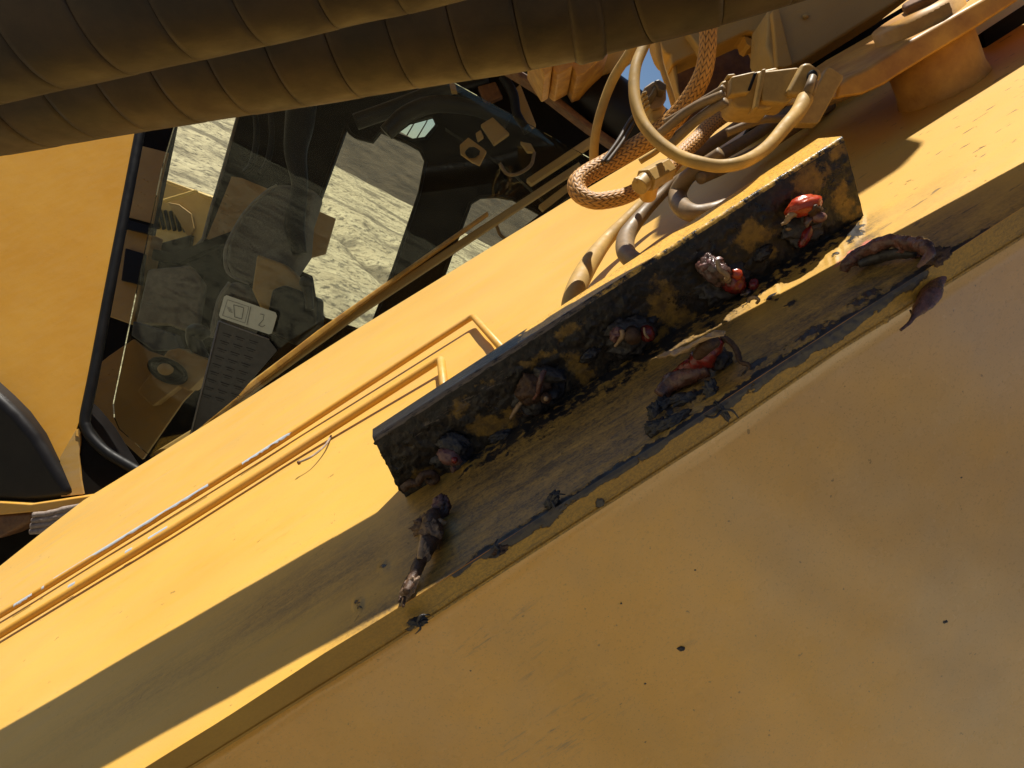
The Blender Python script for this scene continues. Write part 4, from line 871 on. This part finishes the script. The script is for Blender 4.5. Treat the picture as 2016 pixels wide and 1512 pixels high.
# interior structure behind: rear wall with three openings
zr = zc(1.15)
holes = [[(356, 180), (470, 180), (470, 225), (440, 330), (412, 420), (398, 470), (384, 490), (360, 500), (286, 516), (300, 450)],
         [(682, 248), (689, 262), (700, 270), (732, 278), (748, 258), (800, 280), (828, 296), (838, 318), (826, 380), (775, 530), (735, 635), (722, 648), (706, 650), (640, 628), (622, 610), (612, 545), (580, 530), (600, 480), (622, 430), (630, 390)],
         [(775, 262), (805, 240), (850, 228), (860, 246), (838, 272), (812, 276)],
         [(870, 552), (900, 470), (926, 400), (945, 388), (975, 386), (1010, 392), (1068, 424), (1068, 470), (900, 580)]]
t2 = prism('rear_wall', [(190, 100), (1020, 100), (1180, 230), (1300, 420), (1100, 560), (300, 1010), (150, 900)], zr, .04, M['dark'], cab, holes=holes)
prism('rear_glass', [(600, 200), (860, 200), (860, 700), (560, 700)], zc(1.17), .004, M['glass2'], cab)
prism('rear_glass', [(840, 370), (1100, 370), (1100, 620), (840, 620)], zc(1.18), .004, M['glass2'], cab)
# frames round the two openings
for L in holes[1:]:
    q = np.array([D(x, y)*zc(1.14)(x, y) for x, y in L+[L[0]]]); tube('opening_seal', q, .008, M['rubber'], cab, ns=8)
q = np.array([D(x, y)*zc(1.13)(x, y) for x, y in [(470, 222), (440, 330), (413, 420), (400, 470), (384, 488), (360, 500), (284, 518)]]); tube('pale_frame_edge', q, .007, M['piping'], cab, ns=10)
# cab roof and floor keep the interior in shade
r0 = [P(250, 60, 2.45), P(1180, 60, 2.45), P(1180, -40, 4.1), P(250, -40, 4.1)]
mk('roof', r0+[p+V3(0, .04, 0) for p in r0], [(0, 1, 2, 3), (7, 6, 5, 4), (0, 4, 5, 1), (1, 5, 6, 2), (2, 6, 7, 3), (3, 7, 4, 0)], M['paint_clean'], cab, smooth=False)
# tan perforated deck plates
def deck(poly, back, rows, lab=None):
    o = prism('tread_plate', poly, zc(back), .015, M['paint_dim'], cab, bevel=.002)
    v = []; f = []; iv, jf = ICO[2]
    x0, y0, ax, ay, bx, by, na, nb = rows
    for i in range(na):
        for j in range(nb):
            x = x0+ax*i+bx*j+(bx*.5 if i % 2 else 0); y = y0+ay*i+by*j
            z = zc(back)(x, y); b0 = len(v); sc = 3.2*z/F
            for p in iv: v.append(P(x, y, z)+V3(p[0]*sc*1.0, p[1]*sc*.55, p[2]*sc*.35))
            f += [[q+b0 for q in g_] for g_ in jf]
    mk('tread_bumps', v, f, M['paint_dim'], cab).__setitem__('kind', 'stuff')
deck([(270, 285), (330, 300), (318, 350), (300, 440), (245, 425), (248, 400)], .9, (262, 345, 10, 4, -6, 26, 4, 3))
deck([(456, 347), (475, 350), (560, 385), (660, 430), (640, 500), (560, 520), (440, 478), (406, 470)], 1.0, (446, 385, 15, 7, -5, 16, 11, 5))
deck([(190, 720), (215, 700), (262, 668), (290, 690), (360, 715), (410, 740), (360, 790), (280, 905), (200, 830), (175, 790)], .55, (196, 745, 13, -9, 12, 9, 5, 2))
prism('deck_edge', [(250, 500), (345, 520), (460, 470), (455, 455), (340, 498), (255, 480)], zc(.95), .05, M['dark'], cab, bevel=.003)
prism('deck_edge', [(240, 430), (300, 446), (296, 462), (238, 448)], zc(.88), .03, M['rubber'], cab, bevel=.003)
prism('side_console', [(240, 448), (300, 462), (262, 640), (205, 620)], zc(.92), .1, M['paint_dim'], cab, bevel=.005)
prism('console_hatch', [(246, 488), (285, 500), (278, 562), (238, 552)], zc(.90), .02, M['rubber'], cab, bevel=.004)
prism('grey_bulkhead', [(290, 530), (372, 522), (400, 560), (385, 660), (330, 640), (265, 640)], zc(.9), .05, simple('grey_bulkhead_paint', (.16, .14, .10), .6), cab, bevel=.01)
prism('blue_grey_ledge', [(262, 632), (345, 660), (355, 688), (300, 690), (258, 660)], zc(.7), .05, simple('blue_grey_paint', (.07, .08, .085), .6), cab, bevel=.004)
prism('floor_box', [(352, 685), (420, 712), (408, 735), (372, 770), (352, 760), (300, 800), (270, 770), (330, 690)], zc(.5), .08, M['paint_dim'], cab, bevel=.004)
# round socket in the floor box
z5 = zc(.49)(330, 732)
q = np.array([P(330+34*math.cos(a_)*1.0+4*math.sin(a_), 730+20*math.sin(a_)+9*math.cos(a_), z5) for a_ in np.linspace(0, 2*math.pi, 33)])
tube('socket_ring', q, .010, M['dark'], cab, ns=8); lump('socket_hollow', 330, 731, z5+.004, 33, 19, 6, M['rubber'], cab, rot=-14, rough=.02, s=3); lump('socket_plug', 326, 727, z5-.01, 16, 12, 8, M['paint_dim'], cab, rot=-10, rough=.1, s=3)
# diagonal strips standing in for the boom's reflection in the glass
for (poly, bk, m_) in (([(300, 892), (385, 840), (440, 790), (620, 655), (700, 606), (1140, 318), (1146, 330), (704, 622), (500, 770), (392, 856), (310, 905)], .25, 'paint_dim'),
                       ([(394, 835), (460, 778), (625, 650), (700, 596), (960, 415), (962, 422), (704, 606), (470, 785), (400, 842)], .23, 'rustpaint'),
                       ([(430, 842), (640, 690), (1000, 470), (1160, 345), (1164, 352), (1005, 478), (645, 700), (436, 856)], .28, 'dark')):
    prism('boom_reflection_strip', poly, zc(bk), .03, M[m_], cab, bevel=.004)
# cables seen through the right of the glass
for pts_ in ([(978, 445), (985, 462), (1002, 472), (1030, 468), (1050, 455), (1056, 432)], [(984, 322), (998, 342), (1020, 342), (1045, 325), (1052, 300)]):
    ptube('inner_cable', [(x, y, zc(.3)(x, y), 3.5) for x, y in pts_], M['hose_d'], cab, ns=8)
prism('valve_plate', [(905, 285), (922, 270), (952, 292), (958, 298), (944, 325), (928, 318), (906, 302)], zc(.35), .02, M['paint_cast'], cab, bevel=.003)
lump('valve_hub', 931, 300, zc(.33)(931, 300), 14, 11, 10, M['dark'], cab, rough=.3, s=3)
for poly in ([(946, 245), (970, 230), (1003, 262), (972, 284)], [(936, 262), (946, 255), (952, 268), (940, 276)], [(1024, 278), (1045, 282), (1054, 298), (1038, 298)], [(884, 162), (896, 164), (900, 180), (888, 180)]):
    prism('relay_box', poly, zc(.34), .03, M['paint_dim'], cab, bevel=.003)
# black lever and monitor shapes
ptube('curved_duct', [(600, 150, 2.9, 30), (590, 240, 2.9, 28), (582, 300, 2.88, 22), (590, 370, 2.86, 16), (580, 440, 2.86, 20), (590, 500, 2.86, 14)], M['rubber'], cab, ns=20)
ptube('arch_pipe', [(760, 262, 2.8, 16), (800, 225, 2.8, 17), (860, 205, 2.8, 17), (940, 215, 2.8, 15), (1000, 240, 2.8, 14)], M['tyre'], cab, ns=20)
ptube('arch_pipe', [(700, 240, 2.9, 16), (770, 215, 2.9, 16), (860, 180, 2.9, 15), (960, 150, 2.9, 15)], M['tyre'], cab, ns=20)
for x in (510, 540): ptube('harness_loop', [(x-8, 215, 2.85, 5), (x-5, 270, 2.85, 6), (x-14, 320, 2.85, 6), (x-30, 340, 2.85, 5)], M['rubber'], cab, ns=10)
# sticker and notice on the glass
zs = zg(-.02)
st = prism('warning_sticker', [(446, 581), (542, 615), (545, 622), (535, 656), (529, 658), (434, 626), (431, 620), (441, 584)], zs, .002, M['sticker'], cab)
def linep(par, pts, wpx, mat, dep, name='printed_line'):
    for a_, b_ in zip(pts[:-1], pts[1:]):
        dx, dy = b_[0]-a_[0], b_[1]-a_[1]; L = math.hypot(dx, dy) or 1; nx, ny = -dy/L*wpx/2, dx/L*wpx/2
        quads.append([(a_[0]+nx, a_[1]+ny), (b_[0]+nx, b_[1]+ny), (b_[0]-nx, b_[1]-ny), (a_[0]-nx, a_[1]-ny)])
def flush(name, mat, dep, par):
    v = []; f = []
    for q_ in quads:
        b0 = len(v); v += [D(x, y)*dep(x, y) for x, y in q_]; f.append((b0, b0+1, b0+2, b0+3))
    o = mk(name, v, f, mat, par, smooth=False); quads.clear(); return o
quads = []
zs2 = zg(-.0215)
linep(0, [(494, 603), (486, 640)], 1.2, 0, 0)
linep(0, [(448, 590), (490, 604), (482, 636), (438, 621), (448, 590)], .8, 0, 0)
linep(0, [(460, 600), (480, 606), (476, 628), (462, 624), (460, 600)], 1.2, 0, 0)
for i in range(4): linep(0, [(446+i*1.5, 604+i*3), (454+i*1.5, 607+i*3)], .8, 0, 0)
linep(0, [(512, 618), (520, 620), (518, 630), (509, 640), (516, 644), (522, 640)], 1.2, 0, 0)
flush('sticker_print', M['ink'], zs2, st)
sh = prism('notice_sheet', [(430, 633), (528, 668), (545, 690), (468, 780), (376, 856), (375, 850)], zg(-.012), .002, M['sheet'], cab)
for i in range(9):
    y = 655+i*15
    for j in range(3):
        x = 438-i*5+j*26
        if x < 520-i*9: linep(0, [(x, y+j*7), (x+18, y+j*7+6)], 1.6, 0, 0); linep(0, [(x+2, y+j*7+5), (x+14, y+j*7+9)], 1.0, 0, 0)
flush('sheet_print', M['ink2'], zg(-.0135), sh)
q = np.array([D(x, y)*zg(-.015)(x, y) for x, y in [(431, 632), (403, 745), (375, 856)]]); tube('sheet_edge', q, .0025, M['piping'], cab, ns=6)
q = np.array([D(x, y)*zg(-.015)(x, y) for x, y in [(431, 632), (480, 650), (530, 668)]]); tube('sheet_edge', q, .0018, M['piping'], cab, ns=6)

# seat: a thing of its own
seat = thing('operator_seat', 'dark grey cloth operator seat with pale rounded edge inside the cab', 'seat', P(500, 500, 2.95))
def cushion(name, poly, z, th, par):
    o = prism(name, poly, z, th, M['seatcloth'], par, bevel=.02); return o
cushion('backrest', [(520, 378), (545, 362), (590, 362), (625, 378), (605, 440), (600, 500), (560, 560), (500, 562), (455, 545), (442, 515), (448, 475), (475, 420)], 2.9, .12, seat)
cushion('seat_base', [(452, 552), (472, 556), (500, 580), (508, 610), (470, 690), (425, 700), (415, 660), (428, 590)], 2.84, .12, seat)
q = [(545, 364, 2.88, 2), (520, 380, 2.88, 3), (480, 420, 2.88, 3.2), (450, 475, 2.88, 4), (443, 510, 2.88, 4), (452, 540, 2.88, 3), (490, 560, 2.88, 2)]
ptube('edge_piping', q, M['piping'], seat, ns=8)
ptube('edge_piping', [(452, 556, 2.82, 4), (432, 590, 2.82, 5), (420, 640, 2.82, 5), (416, 665, 2.82, 4)], M['piping'], seat, ns=8)
prism('armrest_box', [(505, 500), (560, 520), (600, 560), (590, 590), (540, 600), (520, 625), (495, 570)], 2.8, .08, M['paint_dim'], seat, bevel=.01)
prism('lap_console', [(535, 570), (560, 560), (625, 585), (625, 640), (580, 680), (520, 650)], 2.75, .1, M['rubber'], seat, bevel=.01)
t = thing('joystick', 'round black knobbed joystick in front of the bright cab opening', 'joystick', P(604, 590, 2.7))
lump('knob', 603, 556, 2.7, 14, 14, 14, M['tyre'], t, rough=.03, s=3); ptube('stalk', [(603, 560, 2.7, 11), (608, 585, 2.7, 9), (610, 610, 2.7, 8)], M['tyre'], t)
t = thing('joystick', 'black joystick with a bent head left of the pale sticker', 'joystick', P(395, 680, 2.6))
lump('knob', 390, 654, 2.6, 24, 17, 18, M['tyre'], t, rot=-10, rough=.08, s=3); ptube('stalk', [(380, 655, 2.6, 15), (384, 675, 2.6, 15), (398, 700, 2.6, 12), (408, 720, 2.6, 10)], M['tyre'], t)
# rear hood with grille, sunlit, seen through the left opening
hood = thing('engine_hood', 'sunlit yellow engine hood with slotted grille seen through the cab', 'engine hood', P(380, 440, 4.3))
prism('hood_top', [(250, 340), (330, 355), (420, 385), (480, 400), (470, 520), (380, 530), (260, 530)], 4.4, .3, M['hood'], hood, bevel=.02)
prism('hood_rail', [(320, 352), (335, 356), (415, 386), (412, 390), (330, 362)], 4.3, .04, M['hood'], hood, bevel=.006)
prism('hood_rail', [(318, 392), (385, 372), (386, 376), (320, 397)], 4.2, .04, M['hood'], hood, bevel=.006)
for i in range(6):
    x = 300+i*10.5; y = 436-i*.2+i*1.5
    prism('grille_slot', [(x, y-24), (x+5, y-26), (x+14, y+12), (x+8, y+15)], 4.385, .02, M['rubber'], hood, bevel=.004)
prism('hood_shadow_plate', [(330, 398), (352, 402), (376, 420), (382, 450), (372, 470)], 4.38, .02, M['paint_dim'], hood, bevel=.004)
prism('hood_side', [(288, 486), (376, 462), (372, 490), (286, 512)], 4.35, .05, M['dark'], hood, bevel=.005)

# lower-left: black tank, yellow lip and frayed rubber
t = thing('black_tank', 'rounded black rubber tank bulging under the cab wall at the left edge', 'tank', P(20, 900, 1.95))
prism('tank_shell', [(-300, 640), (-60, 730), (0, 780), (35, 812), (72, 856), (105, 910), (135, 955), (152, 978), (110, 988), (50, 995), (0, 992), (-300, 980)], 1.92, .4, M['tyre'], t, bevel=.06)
t = thing('fender_lip', 'yellow fender lip with frayed layered rubber strips under the black tank', 'fender', P(100, 1000, 1.9))
prism('lip_plate', [(-200, 985), (0, 988), (60, 992), (120, 984), (200, 972), (230, 985), (185, 1004), (68, 1008), (0, 1014), (-200, 1020)], 1.90, .25, M['paint'], t, bevel=.004)
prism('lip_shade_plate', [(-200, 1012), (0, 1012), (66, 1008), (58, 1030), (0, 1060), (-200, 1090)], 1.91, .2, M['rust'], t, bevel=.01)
for i in range(4):
    ptube('rubber_layer', [(66-i*2, 1014+i*11, 1.885, 6), (100, 1010+i*10.5, 1.885, 6), (140, 1000+i*10, 1.885, 6), (200, 985+i*9, 1.885, 5)], M['ashrubber'], t, ns=10, noise=.35, nsc=60, seed=i)
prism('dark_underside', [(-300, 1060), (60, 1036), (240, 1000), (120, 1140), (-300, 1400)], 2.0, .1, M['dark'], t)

for o in list(bpy.data.objects):
    if '_base' in o: del o['_base']
